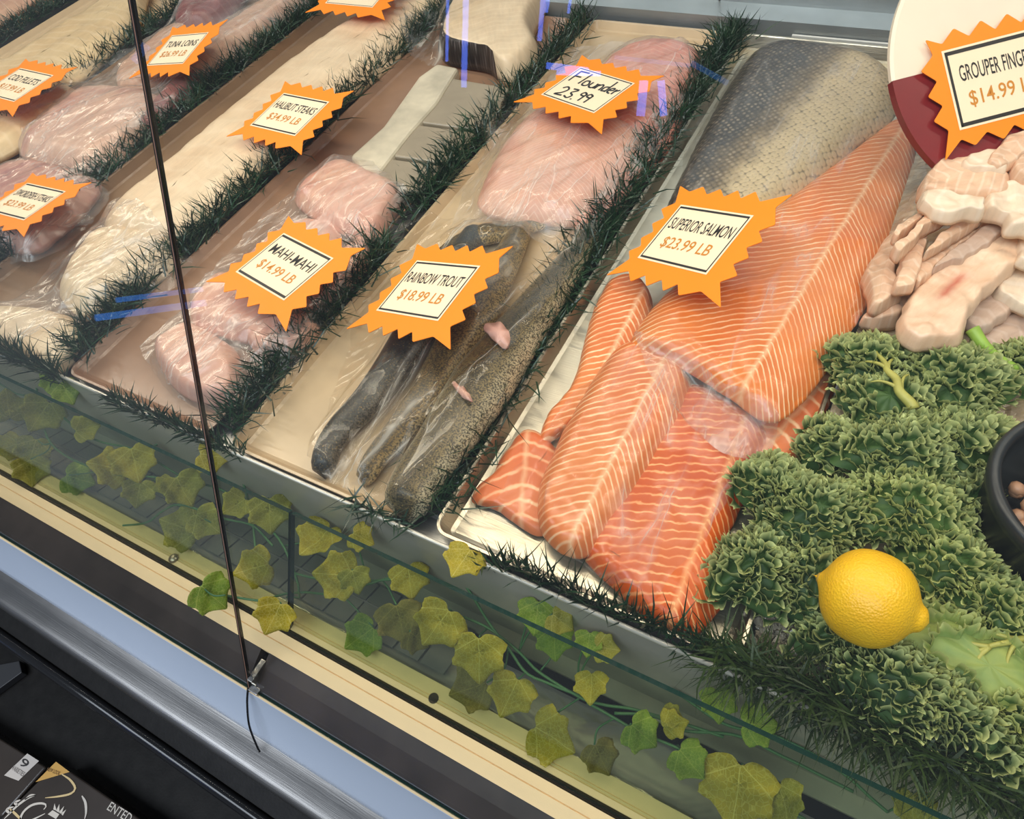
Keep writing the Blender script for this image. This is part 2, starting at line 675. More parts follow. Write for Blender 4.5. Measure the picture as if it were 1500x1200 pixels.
# ------------------------------------------------------------------ fish: materials
def flesh(name, col, col2, line=None, rough=.3, streak=(3, 40, 8), blot=18, sub=.0, lines=None, dark=None, bstr=.22):
    """wet pale fish flesh, fibres along V of the UV, blotches of a second colour"""
    t = NT(name)
    uv = t.uv()
    fib = t.noise(1.0, 5, .6, t.mapped((160, 26, 1), src=uv), .8)
    bl = t.noise(blot, 4, .55, t.mapped((1, .6, 1), src=t.coord()))
    c = t.ramp(bl, [(.32, col2), (.62, col)])
    c = t.mix(.45, c, t.ramp(fib, [(.3, tuple(x * .80 for x in col)), (.7, tuple(min(1, x * 1.12) for x in col))]))
    if dark is not None:
        dm = t.ramp(t.noise(9, 5, .62, t.mapped((1, .55, 1), loc=(5, 2, 1))), [(.56, 0), (.68, 1)])
        c = t.mix(dm, c, dark)
    h = t.math('ADD', t.math('MULTIPLY', fib, .5), t.noise(70, 3))
    if lines:
        fr, k, amp = lines
        ph = t.math('ADD', t.math('MULTIPLY', t.uvc(1), fr), t.math('MULTIPLY', t.math('ABSOLUTE', t.uvc(0)), fr * k))
        ph = t.math('ADD', ph, t.math('MULTIPLY', t.noise(22, 2, .5, t.mapped((1, 1, 1), src=uv)), 7.0))
        s = t.math('SINE', ph)
        lm = t.ramp(s, [(.55, 0), (.95, 1)])
        c = t.mix(t.math('MULTIPLY', lm, amp), c, line)
    return t.done(t.bsdf(c, rough + .08, 0, .4, t.bump(h, bstr, .0014), coat=.12, sub=sub))


def salmon(name, base, base2, linec, fr=640, k=1.15, r0=0.0, warp=4.0, thin=.62, k2=None, jit=2.2):
    t = NT(name)
    uv = t.uv()
    r = t.math('SUBTRACT', t.uvc(0), r0)
    # the two sides of the backbone slope at different angles
    sidef = t.math('GREATER_THAN', r, 0.0)
    k2 = k if k2 is None else k2
    kk = t.math('MULTIPLY_ADD', sidef, (k - k2), k2)
    ar = t.math('SQRT', t.math('MULTIPLY_ADD', r, r, .000012))
    slope = t.math('MULTIPLY', ar, kk)
    wn = t.noise(24, 3, .5, t.mapped((1, .7, 1), src=uv))
    wn2 = t.noise(110, 2, .5, t.mapped((1, .7, 1), src=uv))
    ph = t.math('MULTIPLY', t.math('ADD', t.uvc(1), slope), fr)
    ph = t.math('ADD', ph, t.math('MULTIPLY', wn, warp))
    ph = t.math('ADD', ph, t.math('MULTIPLY', wn2, jit))
    s = t.math('SINE', ph)
    ln = t.ramp(t.math('ADD', s, t.math('MULTIPLY', t.math('SUBTRACT', t.noise(55, 3, .6, uv), .5), .5)), [(thin, 0), (.82, .6), (1.0, 1)])
    # lines fade in and out a little, and a pale seam along the backbone
    fade = t.ramp(t.noise(24, 3, .55, t.mapped((1, 1, 1), src=uv)), [(.34, .25), (.6, 1)])
    seam = t.ramp(t.math('ABSOLUTE', t.math('ADD', r, t.math('MULTIPLY', t.math('SUBTRACT', t.noise(40, 3, .6, uv), .5), .006))), [(.0, 1), (.0022, .0)])
    body = t.ramp(t.noise(14, 4, .55, t.mapped((1, .6, 1), src=uv)), [(.3, base2), (.66, base)])
    dpt = t.ramp(s, [(.1, 0), (.5, .45)])
    body = t.mix(dpt, body, tuple(min(1, x * 1.12) for x in base))
    c = t.mix(t.math('MULTIPLY', ln, fade), body, linec)
    c = t.mix(t.math('MULTIPLY', seam, .55), c, linec)
    h = t.math('ADD', t.math('MULTIPLY', s, .35), t.math('MULTIPLY', t.noise(120, 3), .8))
    h = t.math('SUBTRACT', h, t.math('MULTIPLY', seam, .7))
    return t.done(t.bsdf(c, t.math('MULTIPLY_ADD', t.noise(50, 2), .2, .30), 0, .35, t.bump(h, .22, .0012), coat=.10))


LINE = srgb(250, 214, 172)
M_SAL_A = salmon('salmon_flesh_striped', srgb(226, 132, 58), srgb(212, 106, 42), LINE, 700, 1.7, .018, 5.0, .60, .8)
M_SAL_B = salmon('salmon_flesh_pale', srgb(222, 132, 74), srgb(208, 104, 54), LINE, 700, 1.5, .012, 5.0, .55, .8)
M_SAL_C = salmon('salmon_flesh_deep', srgb(208, 96, 30), srgb(192, 68, 16), srgb(244, 180, 122), 760, 1.3, .028, 9.0, .64, .35, jit=5.0)
M_SAL_G = salmon('salmon_flesh_belly', srgb(220, 122, 72), srgb(206, 98, 54), srgb(246, 196, 150), 420, .5, .0, 5, .6)
M_SKIN_EDGE = plain('silver_skin_edge', srgb(196, 178, 160), .3, .35, .5, 60, .25)


def scaled_skin(name, back, mid, belly, size=230, split=(.30, .62), flip=False):
    """fish skin: rows of scales, dark back to pale belly across U"""
    t = NT(name)
    uv = t.uv()
    vec = t.mapped((size, size * .8, 1), (0, 0, .5), src=uv)
    vo = t.n('ShaderNodeTexVoronoi', {'Vector': vec, 'Scale': 1.0, 'Randomness': .35}, feature='F1')
    d = vo.outputs['Distance']
    ur = t.math('MULTIPLY_ADD', t.uvc(0), -6.2 if not flip else 6.2, .5)
    ur = t.math('ADD', ur, t.math('MULTIPLY', t.math('SUBTRACT', t.noise(22, 4, .6, uv), .5), .35))
    body = t.ramp(ur, [(split[0], belly), ((split[0] + split[1]) / 2, mid), (split[1], back)])
    hi = t.ramp(d, [(.18, 1), (.42, .0)])
    hi = t.math('MULTIPLY', hi, t.ramp(t.noise(60, 3, .5, uv), [(.35, .15), (.62, 1)]))
    c = t.mix(t.math('MULTIPLY', hi, .6), body, tuple(min(1, x * 2.0 + .16) for x in mid))  # scale highlights put into the colour as pale dots
    c = t.mix(t.ramp(d, [(.5, 0), (.75, .7)]), c, tuple(x * .35 for x in back))
    return t.done(t.bsdf(c, .36, .05, .45, t.bump(t.math('MULTIPLY', d, -1), .6, .0015), coat=.12))


M_SALSKIN = scaled_skin('salmon_skin_scales', srgb(40, 33, 26), srgb(112, 94, 66), srgb(208, 186, 146), 170, (.36, .68))


def trout_skin(name, back, mid, belly, seed, sc=480):
    t = NT(name)
    uv = t.uv()
    base = t.ramp(t.math('ADD', t.uvc(0), t.math('MULTIPLY', t.math('SUBTRACT', t.noise(30, 3), .5), .16)), [(.0, belly), (.22, mid), (.5, back), (.78, mid), (1.0, belly)])
    sp = t.ramp(t.noise(sc, 3, .6, t.mapped((1, 1, 1), loc=(seed, 0, 0))), [(.47, 0), (.54, 1)])
    c = t.mix(t.math('MULTIPLY', sp, .85), base, (.02, .018, .015))
    gd = t.ramp(t.noise(800, 2, .5, t.mapped((1, 1, 1), loc=(seed + 3, 1, 0))), [(.62, 0), (.70, 1)])
    c = t.mix(t.math('MULTIPLY', gd, .55), c, srgb(196, 164, 92))
    return t.done(t.bsdf(c, .36, .08, .4, t.bump(t.noise(600, 2), .3, .0006), coat=.10))


M_TROUT = trout_skin('trout_skin_olive', srgb(84, 70, 44), srgb(124, 100, 58), srgb(186, 162, 116), 1)
M_TROUT_PALE = trout_skin('trout_skin_pale', srgb(70, 62, 42), srgb(120, 104, 70), srgb(216, 202, 168), 4, 600)
M_TROUT_DARK = trout_skin('trout_skin_slate', srgb(34, 40, 46), srgb(56, 58, 58), srgb(110, 100, 88), 8)
M_FIN = flesh('fin_pink', srgb(222, 176, 160), srgb(196, 140, 128), rough=.35)

M_WHITE = flesh('white_fish_flesh', srgb(226, 202, 168), srgb(212, 180, 142), line=srgb(240, 220, 190), lines=(420, .3, .25))
M_HALIBUT = flesh('halibut_flesh', srgb(228, 202, 168), srgb(214, 178, 140), line=srgb(238, 216, 186), lines=(200, .2, .2))
M_COD = flesh('cod_flesh', srgb(220, 192, 148), srgb(200, 164, 118), line=srgb(236, 214, 180), lines=(260, .2, .25))
M_MAHI = flesh('mahi_flesh', srgb(218, 158, 138), srgb(226, 182, 152), line=srgb(236, 200, 180), lines=(360, .3, .35), dark=srgb(192, 118, 108))
M_FLOUNDER = flesh('flounder_flesh', srgb(220, 160, 138), srgb(230, 186, 156), line=srgb(240, 206, 184), lines=(900, .9, .45), dark=srgb(206, 128, 106))
M_FLOUNDER_RED = flesh('flounder_flesh_red', srgb(208, 122, 100), srgb(222, 152, 126), line=srgb(236, 196, 172), lines=(700, .6, .3))
M_TUNA = flesh('tuna_flesh_dark', srgb(120, 44, 44), srgb(150, 72, 62), line=srgb(206, 164, 150), lines=(260, .3, .14))
M_TAN = flesh('tan_pink_flesh', srgb(206, 164, 136), srgb(190, 136, 116), line=srgb(226, 196, 168), lines=(300, .4, .3))
M_SWORD = flesh('swordfish_flesh', srgb(204, 152, 132), srgb(176, 112, 112), line=srgb(226, 190, 170), lines=(300, .4, .3), dark=srgb(140, 70, 84))
M_PINKTAN = flesh('pale_pink_flesh', srgb(216, 174, 150), srgb(204, 152, 134), line=srgb(232, 204, 184), lines=(300, .3, .3), dark=srgb(178, 120, 112))
M_GROUPER = flesh('grouper_flesh', srgb(228, 190, 158), srgb(212, 164, 134), line=srgb(244, 222, 198), lines=(620, .7, .35), bstr=.5)
M_GROUPER_W = flesh('grouper_flesh_white', srgb(238, 216, 190), srgb(226, 194, 164), line=srgb(248, 232, 214), lines=(420, .3, .3), bstr=.5)
M_DARKSKIN = scaled_skin('dark_fish_skin', srgb(40, 32, 28), srgb(64, 50, 42), srgb(96, 78, 64), 210, (.2, .8))

# ------------------------------------------------------------------ trays and papers under the fish
M_TANPAPER = plain('butcher_paper', srgb(146, 112, 88), .24, 0, .5, 12, .14, .15, 60)
M_CREAMPAPER = plain('cream_tray_plastic', srgb(198, 172, 136), .25, 0, .5, 20, .08, .1, 40)
M_BROWNTRAY = plain('brown_tray', srgb(128, 100, 74), .3, 0, .5, 14, .15)
M_SHEETPAN = steel('sheet_pan_metal', (.62, .56, .44), .34, bstr=.4)


def tray(label, x0, x1, y0, y1, mat, lip=.012, z=.001, name='fish_tray', slope=.006, group=None):
    """shallow tray with flared sides and a rolled rim"""
    o = thing(name, label, 'tray', ((x0 + x1) / 2, (y0 + y1) / 2, z), group)
    r = .012
    def rect(off, zz, n=6):
        out = []
        for cx, cy, a0 in ((x1 - r, y1 - r, 0), (x0 + r, y1 - r, 90), (x0 + r, y0 + r, 180), (x1 - r, y0 + r, 270)):
            for k in range(n):
                a = math.radians(a0 + 90 * k / (n - 1))
                out.append((cx + math.cos(a) * (r + off), cy + math.sin(a) * (r + off), zz))
        return out
    loops = [rect(-slope - .004, z), rect(-slope, z + .0015), rect(-.0006, z + lip - .001), rect(.0004, z + lip), rect(.003, z + lip), rect(.0032, z + lip - .0018), rect(.0004, z + lip - .0022), rect(-slope + .001, z - .0004)]
    n = len(loops[0])
    vs = [p for l in loops for p in l]
    fs = [tuple(range(n))]
    for k in range(len(loops) - 1):
        for i in range(n):
            j = (i + 1) % n
            fs.append((k * n + i, (k + 1) * n + i, (k + 1) * n + j, k * n + j))
    fs.append(tuple((len(loops) - 1) * n + i for i in range(n - 1, -1, -1)))
    mk('tray_body', vs, [tuple(reversed(f)) for f in fs], mat, o, False)
    return o


tray('bright metal sheet pan under the salmon fillets', -.262, -.002, .186, 1.06, M_SHEETPAN, .017, name='sheet_pan')
tray('tan tray under the bagged rainbow trout and flounder', -.508, -.302, .184, 1.07, M_CREAMPAPER, .012)
tray('brown tray with wet front under the bagged mahi-mahi', -.768, -.545, .186, 1.07, M_TANPAPER, .010)
tray('tan tray under the long halibut fillet', -1.030, -.808, .19, 1.07, M_BROWNTRAY, .014)
tray('tray under the swordfish and tuna', -1.33, -1.075, .19, 1.07, M_BROWNTRAY, .010)
tray('tray under the cod fillets', -1.665, -1.385, .19, 1.07, M_CREAMPAPER, .010)
tray('pinkish tray at the far end of the case', -2.1, -1.72, .19, 1.07, M_TANPAPER, .010)

# holes of the perforated front strip of the sheet pan
pan = [o for o in COL.objects if o.name == 'sheet_pan'][0]
for u, v in ((717, 815), (733, 834), (757, 832), (780, 845), (835, 863), (905, 895)):
    p = P(u, v, .0045)
    b = MB()
    b.lathe([(.0001, .0004), (.0026, .0004), (.0026, -.001)], p, 14)
    b.build('drain_hole', M_GAP, pan)

# ------------------------------------------------------------------ row of salmon
sal = 'salmon fillets in the sheet pan'
fillet('salmon_fillet', 'deep orange salmon fillet edge showing on the right from under the upper striped fillet', 'salmon fillet',
       [(1228, 545), (1212, 600), (1185, 640), (1165, 672), (1120, 690), (1090, 660), (1120, 600), (1180, 560)], .004, .012, M_SAL_G, sal, seed=2, skin=M_SKIN_EDGE)
fillet('salmon_fillet', 'thin pale salmon flap lying at the left front corner of the pan', 'salmon fillet',
       [(768, 628), (800, 640), (830, 690), (810, 765), (790, 785), (757, 768), (735, 752), (712, 742), (690, 733), (698, 712), (720, 694), (735, 668)], .003, .012, M_SAL_G, sal, seed=3, skin=M_SKIN_EDGE)
fillet('salmon_fillet', 'narrow salmon piece along the left rim of the pan below the price tag', 'salmon fillet',
       [(893, 410), (925, 402), (952, 425), (955, 480), (930, 530), (890, 580), (850, 615), (815, 640), (790, 650), (800, 610), (838, 560), (858, 490), (872, 445)], .004, .015, M_SAL_B, sal, seed=4, skin=M_SKIN_EDGE)
fillet('salmon_fillet', 'dark orange salmon fillet at the lower right front of the pan', 'salmon fillet',
       [(1010, 560), (1070, 585), (1120, 620), (1128, 650), (1105, 700), (1078, 760), (1062, 800), (1074, 840), (1068, 870), (1035, 915), (1000, 935), (950, 910), (900, 862), (855, 815), (860, 760), (900, 690), (950, 620)], .004, .022, M_SAL_C, sal, seed=5, skin=M_SKIN_EDGE, axis=((985, 900), (1090, 620)))
fillet('salmon_fillet', 'pale salmon fillet with chevron stripes at the lower left of the pan', 'salmon fillet',
       [(900, 510), (945, 500), (990, 520), (1012, 560), (1005, 610), (975, 660), (940, 715), (900, 765), (862, 812), (830, 812), (800, 790), (788, 760), (790, 710), (815, 650), (845, 590)], .010, .024, M_SAL_B, sal, seed=6, skin=M_SKIN_EDGE, axis=((830, 800), (975, 520)))
fillet('salmon_fillet', 'long bright orange salmon fillet with V stripes along the right of the pan', 'salmon fillet',
       [(1322, 160), (1346, 200), (1350, 260), (1335, 320), (1300, 395), (1255, 470), (1215, 535), (1175, 588), (1128, 618), (1065, 578), (995, 535), (928, 505), (938, 470), (975, 425), (1030, 375), (1090, 330), (1150, 285), (1210, 240), (1270, 195)], (.026, .012), .024, M_SAL_A, sal, seed=7, skin=M_SKIN_EDGE, N=150, axis=((1090, 600), (1320, 210)), zt=.036)
fillet('salmon_fillet', 'silver skinned salmon side lying skin up with dark scales at the back of the pan', 'salmon fillet',
       [(1118, 62), (1190, 62), (1262, 76), (1306, 100), (1322, 140), (1300, 182), (1262, 205), (1215, 248), (1165, 290), (1110, 330), (1045, 362), (985, 350), (975, 310), (1000, 250), (1040, 170), (1075, 110)], (.016, .012), .030, M_SALSKIN, sal, seed=8, N=140, axis=((1010, 340), (1230, 90)), lump=.06)

# ------------------------------------------------------------------ row of trout and flounder


def trout(label, path, rad, mat, zc=None, fins=(), flat=.8):
    pts = [P(u, v, .01 + r * .6) for (u, v), r in zip(path, rad)]
    loc = sum(pts, Vector()) / len(pts)
    o = thing('rainbow_trout', label, 'trout', (loc.x, loc.y, .004), 'rainbow trout in the bag')
    n = 60
    cs = spline_open(pts, n)
    rr = spline_open([Vector((r, 0, 0)) for r in rad], n)
    seg = 28
    vs, uv, fs = [], [], []
    for i, p in enumerate(cs):
        d = (cs[min(i + 1, n - 1)] - cs[max(i - 1, 0)])
        d.z = 0
        d.normalize()
        side = Vector((d.y, -d.x, 0))
        w = i / (n - 1)
        capf = math.sqrt(max(0, 1 - max(0, (abs(w - .5) - .47) / .03) ** 2))
        r = rr[i].x * max(capf, .05)
        for k in range(seg):
            th = 2 * PI * k / seg
            vs.append(p + side * math.cos(th) * r + Vector((0, 0, 1)) * (math.sin(th) * r * flat + r * flat - p.z + .004))
            uv.append(((1 - math.cos(th)) / 2, w))
    for i in range(n - 1):
        for k in range(seg):
            k2 = (k + 1) % seg
            fs.append((i * seg + k, i * seg + k2, (i + 1) * seg + k2, (i + 1) * seg + k))
    fs.append(tuple(range(seg - 1, -1, -1)))
    fs.append(tuple((n - 1) * seg + k for k in range(seg)))
    body = mk('body', vs, fs, mat, o, True, uvs=uv)
    SOLIDS.append(body)
    for fpts, z in fins:
        q = [P(u, v, z) for u, v in fpts]
        B = spline_closed(q, 28)
        c = sum(B, Vector()) / 28
        vv = [c + Vector((0, 0, .004))] + [p + Vector((0, 0, .002 * math.sin(i * 1.3))) for i, p in enumerate(B)] + [p - Vector((0, 0, .0022)) for p in B]
        ff = [(0, 1 + i, 1 + (i + 1) % 28) for i in range(28)] + [(1 + i, 29 + i, 29 + (i + 1) % 28, 1 + (i + 1) % 28) for i in range(28)]
        ff.append(tuple(range(56, 28, -1)))
        mk('fin', vv, ff, M_FIN, o, True, uvs=[(p.x, p.y) for p in vv])
    return o


trout('dark slate trout end at the left of the bag', [(470, 692), (478, 655), (500, 622), (540, 580), (585, 520), (630, 450), (665, 385), (700, 330)], [.012, .015, .017, .020, .023, .024, .022, .014], M_TROUT_DARK)
trout('speckled olive trout in the middle of the bag', [(528, 705), (548, 668), (580, 630), (620, 580), (660, 520), (700, 450), (738, 380), (765, 330)], [.010, .015, .019, .023, .026, .027, .023, .013], M_TROUT)
trout('large pale bellied speckled trout at the right of the bag with pink fins', [(588, 752), (608, 705), (650, 645), (705, 565), (755, 490), (805, 420), (845, 365), (875, 325)], [.021, .026, .030, .032, .032, .029, .024, .012], M_TROUT_PALE,
      fins=[([(708, 480), (722, 471), (738, 476), (747, 492), (742, 510), (728, 502), (716, 490)], .056), ([(662, 560), (680, 568), (692, 587), (676, 580)], .056)])
trout('dark trout lying across behind the rainbow trout price tag', [(640, 372), (672, 352), (705, 342), (745, 334), (775, 326), (800, 322)], [.008, .012, .014, .015, .013, .007], M_TROUT)

fg = 'flounder fillets in the bag'
fillet('flounder_fillet', 'reddish flounder fillet along the right side of the bag behind the trout', 'flounder fillet',
       [(985, 165), (1003, 160), (985, 215), (945, 260), (905, 310), (870, 338), (840, 330), (850, 300), (900, 245), (945, 195)], .006, .016, M_FLOUNDER_RED, fg, seed=12)
fillet('flounder_fillet', 'red topped flounder fillet at the back of the bag behind its price tag', 'flounder fillet',
       [(860, 130), (885, 90), (925, 68), (985, 62), (1028, 80), (1018, 125), (985, 175), (940, 200), (890, 190)], .006, .028, M_FLOUNDER_RED, fg, seed=13)
fillet('flounder_fillet', 'large pink flounder fillet in the bag below its price tag', 'flounder fillet',
       [(700, 300), (712, 255), (740, 205), (775, 165), (830, 150), (900, 170), (945, 200), (930, 245), (890, 290), (850, 320), (800, 322), (745, 318)], .008, .028, M_FLOUNDER, fg, seed=14)

# ------------------------------------------------------------------ row of mahi-mahi, white slabs
mg = 'mahi-mahi pieces in the bag'
fillet('fish_fillet', 'small pink mahi-mahi piece sticking out of the front of the bag', 'mahi-mahi piece', [(318, 588), (340, 572), (372, 574), (366, 598), (340, 602)], .003, .012, M_MAHI, mg, N=60, seed=21)
fillet('fish_fillet', 'front pink mahi-mahi piece at the open end of the bag', 'mahi-mahi piece', [(226, 515), (252, 490), (283, 475), (318, 492), (345, 512), (352, 548), (345, 582), (310, 588), (275, 580), (248, 560)], .004, .026, M_MAHI, mg, seed=22)
fillet('fish_fillet', 'pink mahi-mahi piece left below the mahi-mahi price tag', 'mahi-mahi piece', [(278, 468), (298, 430), (330, 400), (372, 415), (400, 440), (398, 475), (365, 495), (325, 490)], .006, .026, M_MAHI, mg, seed=23)
fillet('fish_fillet', 'pink mahi-mahi piece right below the mahi-mahi price tag', 'mahi-mahi piece', [(362, 490), (400, 470), (445, 462), (470, 480), (452, 510), (415, 525), (375, 515)], .004, .024, M_MAHI, mg, seed=24)
fillet('fish_fillet', 'pink mahi-mahi piece at the right edge of the bag beside the price tag', 'mahi-mahi piece', [(430, 445), (470, 405), (505, 372), (535, 352), (545, 380), (515, 420), (480, 455), (450, 470)], .004, .024, M_MAHI, mg, seed=25)
fillet('fish_fillet', 'mahi-mahi piece under the mahi-mahi price tag', 'mahi-mahi piece', [(345, 395), (390, 350), (450, 320), (500, 345), (470, 400), (420, 435), (375, 430)], .006, .022, M_MAHI, mg, seed=26)
fillet('fish_fillet', 'pink mahi-mahi piece at the back of the bag beside the grey slabs', 'mahi-mahi piece', [(430, 290), (462, 258), (500, 236), (548, 252), (588, 276), (575, 315), (545, 352), (505, 340), (465, 320)], .006, .028, M_MAHI, mg, seed=27)

M_SLAB = plain('grey_beige_slab', srgb(150, 136, 114), .3, 0, .5, 30, .10, .1, 80, coat=.2)
sg = 'wrapped grey slabs'


def slabpiece(label, poly, z, h, mat, group=None, name='wrapped_slab', cat='wrapped slab', bw=.003):
    pts = [P(u, v, z + h) for u, v in poly]
    if sum(a.x * b_.y - b_.x * a.y for a, b_ in zip(pts, pts[1:] + pts[:1])) < 0:
        pts.reverse()
    b = MB()
    b.slab(pts, h, (0, 0, 1))
    o = b.build(name, mat)
    bevel(o, bw, 3)
    tag(o, label, cat, group)
    SOLIDS.append(o)
    return o


slabpiece('grey slab at the back of the three, beside the scaled fish block', [(650, 112), (746, 128), (716, 192), (612, 178)], .004, .018, M_SLAB, sg)
slabpiece('middle grey slab of the three wrapped ones behind the mahi-mahi', [(610, 182), (700, 194), (655, 239), (560, 226)], .004, .018, M_SLAB, sg)
slabpiece('front grey slab of the three, against the bagged mahi-mahi', [(558, 230), (650, 243), (612, 280), (590, 280), (545, 262)], .004, .018, M_SLAB, sg)
o = slabpiece('white paper wrapped strip along the left of the grey slabs', [(512, 228), (560, 185), (612, 112), (640, 92), (672, 98), (640, 150), (600, 195), (556, 252), (530, 248)], .006, .020, plain('white_wrap', srgb(196, 184, 160), .35, 0, .5, 26, .22, .9, 38, coat=.2), None, 'paper_wrapped_strip', 'wrapped strip', .006)
fillet('fish_block', 'thick white fish block with dark scaly skin on its front face behind the grey slabs', 'fish block',
       [(640, 62), (655, 25), (690, -20), (800, -20), (782, 40), (790, 78), (748, 112), (712, 90), (680, 84), (650, 78)], .006, .045, M_WHITE, None, seed=31, edge=.25, lump=.04, skin=M_DARKSKIN, skinrows=5)

# ------------------------------------------------------------------ halibut, sea bass
fillet('halibut_fillet', 'long pale halibut fillet under the halibut price tag', 'halibut fillet',
       [(150, 330), (180, 290), (228, 252), (280, 208), (335, 160), (390, 116), (447, 74), (496, 42), (540, 22), (590, 8), (628, 12), (600, 60), (565, 98), (500, 150), (440, 205), (380, 255), (320, 310), (270, 345), (215, 350)], .006, .030, M_HALIBUT, 'halibut pieces', seed=41, N=140)
fillet('sea_bass_fillet', 'pale sea bass fillet at the back under the sea bass price tag', 'sea bass fillet',
       [(545, 0), (590, -35), (650, -70), (700, -60), (660, -10), (625, 18), (585, 22)], .012, .026, M_WHITE, None, seed=42)
fillet('halibut_fillet', 'white halibut piece in the bag near the trough below the long fillet', 'halibut fillet',
       [(85, 420), (112, 370), (150, 336), (205, 335), (250, 350), (262, 380), (225, 412), (175, 435), (130, 458), (100, 452)], .006, .024, M_WHITE, 'halibut pieces', seed=43)
fillet('halibut_fillet', 'flat white halibut piece at the front left against the trough rim', 'halibut fillet',
       [(-60, 480), (-20, 455), (40, 450), (95, 460), (125, 490), (110, 525), (75, 545), (20, 520), (-40, 500)], .004, .018, M_WHITE, 'halibut pieces', seed=44)

# ------------------------------------------------------------------ swordfish and tuna
fillet('fish_steak', 'pink purple swordfish steak under the swordfish price tag', 'swordfish steak',
       [(-60, 310), (-20, 262), (40, 235), (95, 243), (136, 256), (146, 270), (118, 308), (80, 342), (45, 365), (-20, 360)], .006, .028, M_SWORD, None, seed=51)
fillet('fish_loin', 'thick pale pink loin between the tuna and swordfish price tags', 'fish loin',
       [(28, 225), (45, 190), (85, 160), (135, 130), (185, 128), (225, 134), (244, 150), (220, 182), (188, 216), (150, 242), (100, 240)], .006, .034, M_PINKTAN, None, seed=52)
fillet('tuna_loin', 'dark red tuna loin at the right edge under the tuna price tag', 'tuna loin',
       [(208, 178), (243, 140), (268, 118), (290, 108), (292, 122), (270, 148), (238, 178), (218, 192)], .006, .026, M_TUNA, 'tuna loins', seed=53)
fillet('tuna_loin', 'tan grey tuna loin right behind the tuna price tag', 'tuna loin',
       [(240, 98), (290, 72), (335, 42), (380, 12), (425, -20), (475, -30), (445, 5), (402, 36), (358, 70), (318, 98), (272, 122)], .006, .032, M_TAN, 'tuna loins', seed=54)
fillet('tuna_loin', 'tuna loin lying left of the tuna price tag behind the glass joint', 'tuna loin',
       [(170, 110), (205, 78), (240, 50), (275, 40), (290, 65), (260, 100), (215, 125), (180, 130)], .006, .028, M_TAN, 'tuna loins', seed=55)
fillet('tuna_loin', 'dark maroon tuna loin at the top beyond the tuna price tag', 'tuna loin',
       [(255, 30), (280, 0), (320, -25), (360, -30), (350, 0), (320, 30), (285, 42)], .006, .036, M_TUNA, 'tuna loins', seed=56)

# ------------------------------------------------------------------ cod
fillet('cod_fillet', 'long tan cod fillet lying behind the cod price tag', 'cod fillet',
       [(-40, 120), (20, 85), (70, 52), (120, 25), (165, -5), (215, -30), (210, 10), (190, 45), (150, 85), (110, 118), (60, 140), (0, 165)], .008, .030, M_COD, 'cod fillets', seed=61)
fillet('cod_fillet', 'tan cod fillet in front of the cod price tag beside the garland', 'cod fillet',
       [(-60, 220), (-20, 180), (30, 160), (80, 142), (105, 128), (112, 142), (80, 172), (45, 200), (0, 228), (-40, 240)], .006, .026, M_COD, 'cod fillets', seed=62)
fillet('fish_fillet', 'pinkish fillet in the far tray at the top left corner', 'fish fillet',
       [(-120, 60), (-60, 20), (0, -15), (50, -30), (60, -10), (10, 25), (-50, 60)], .006, .024, M_TAN, None, seed=63)

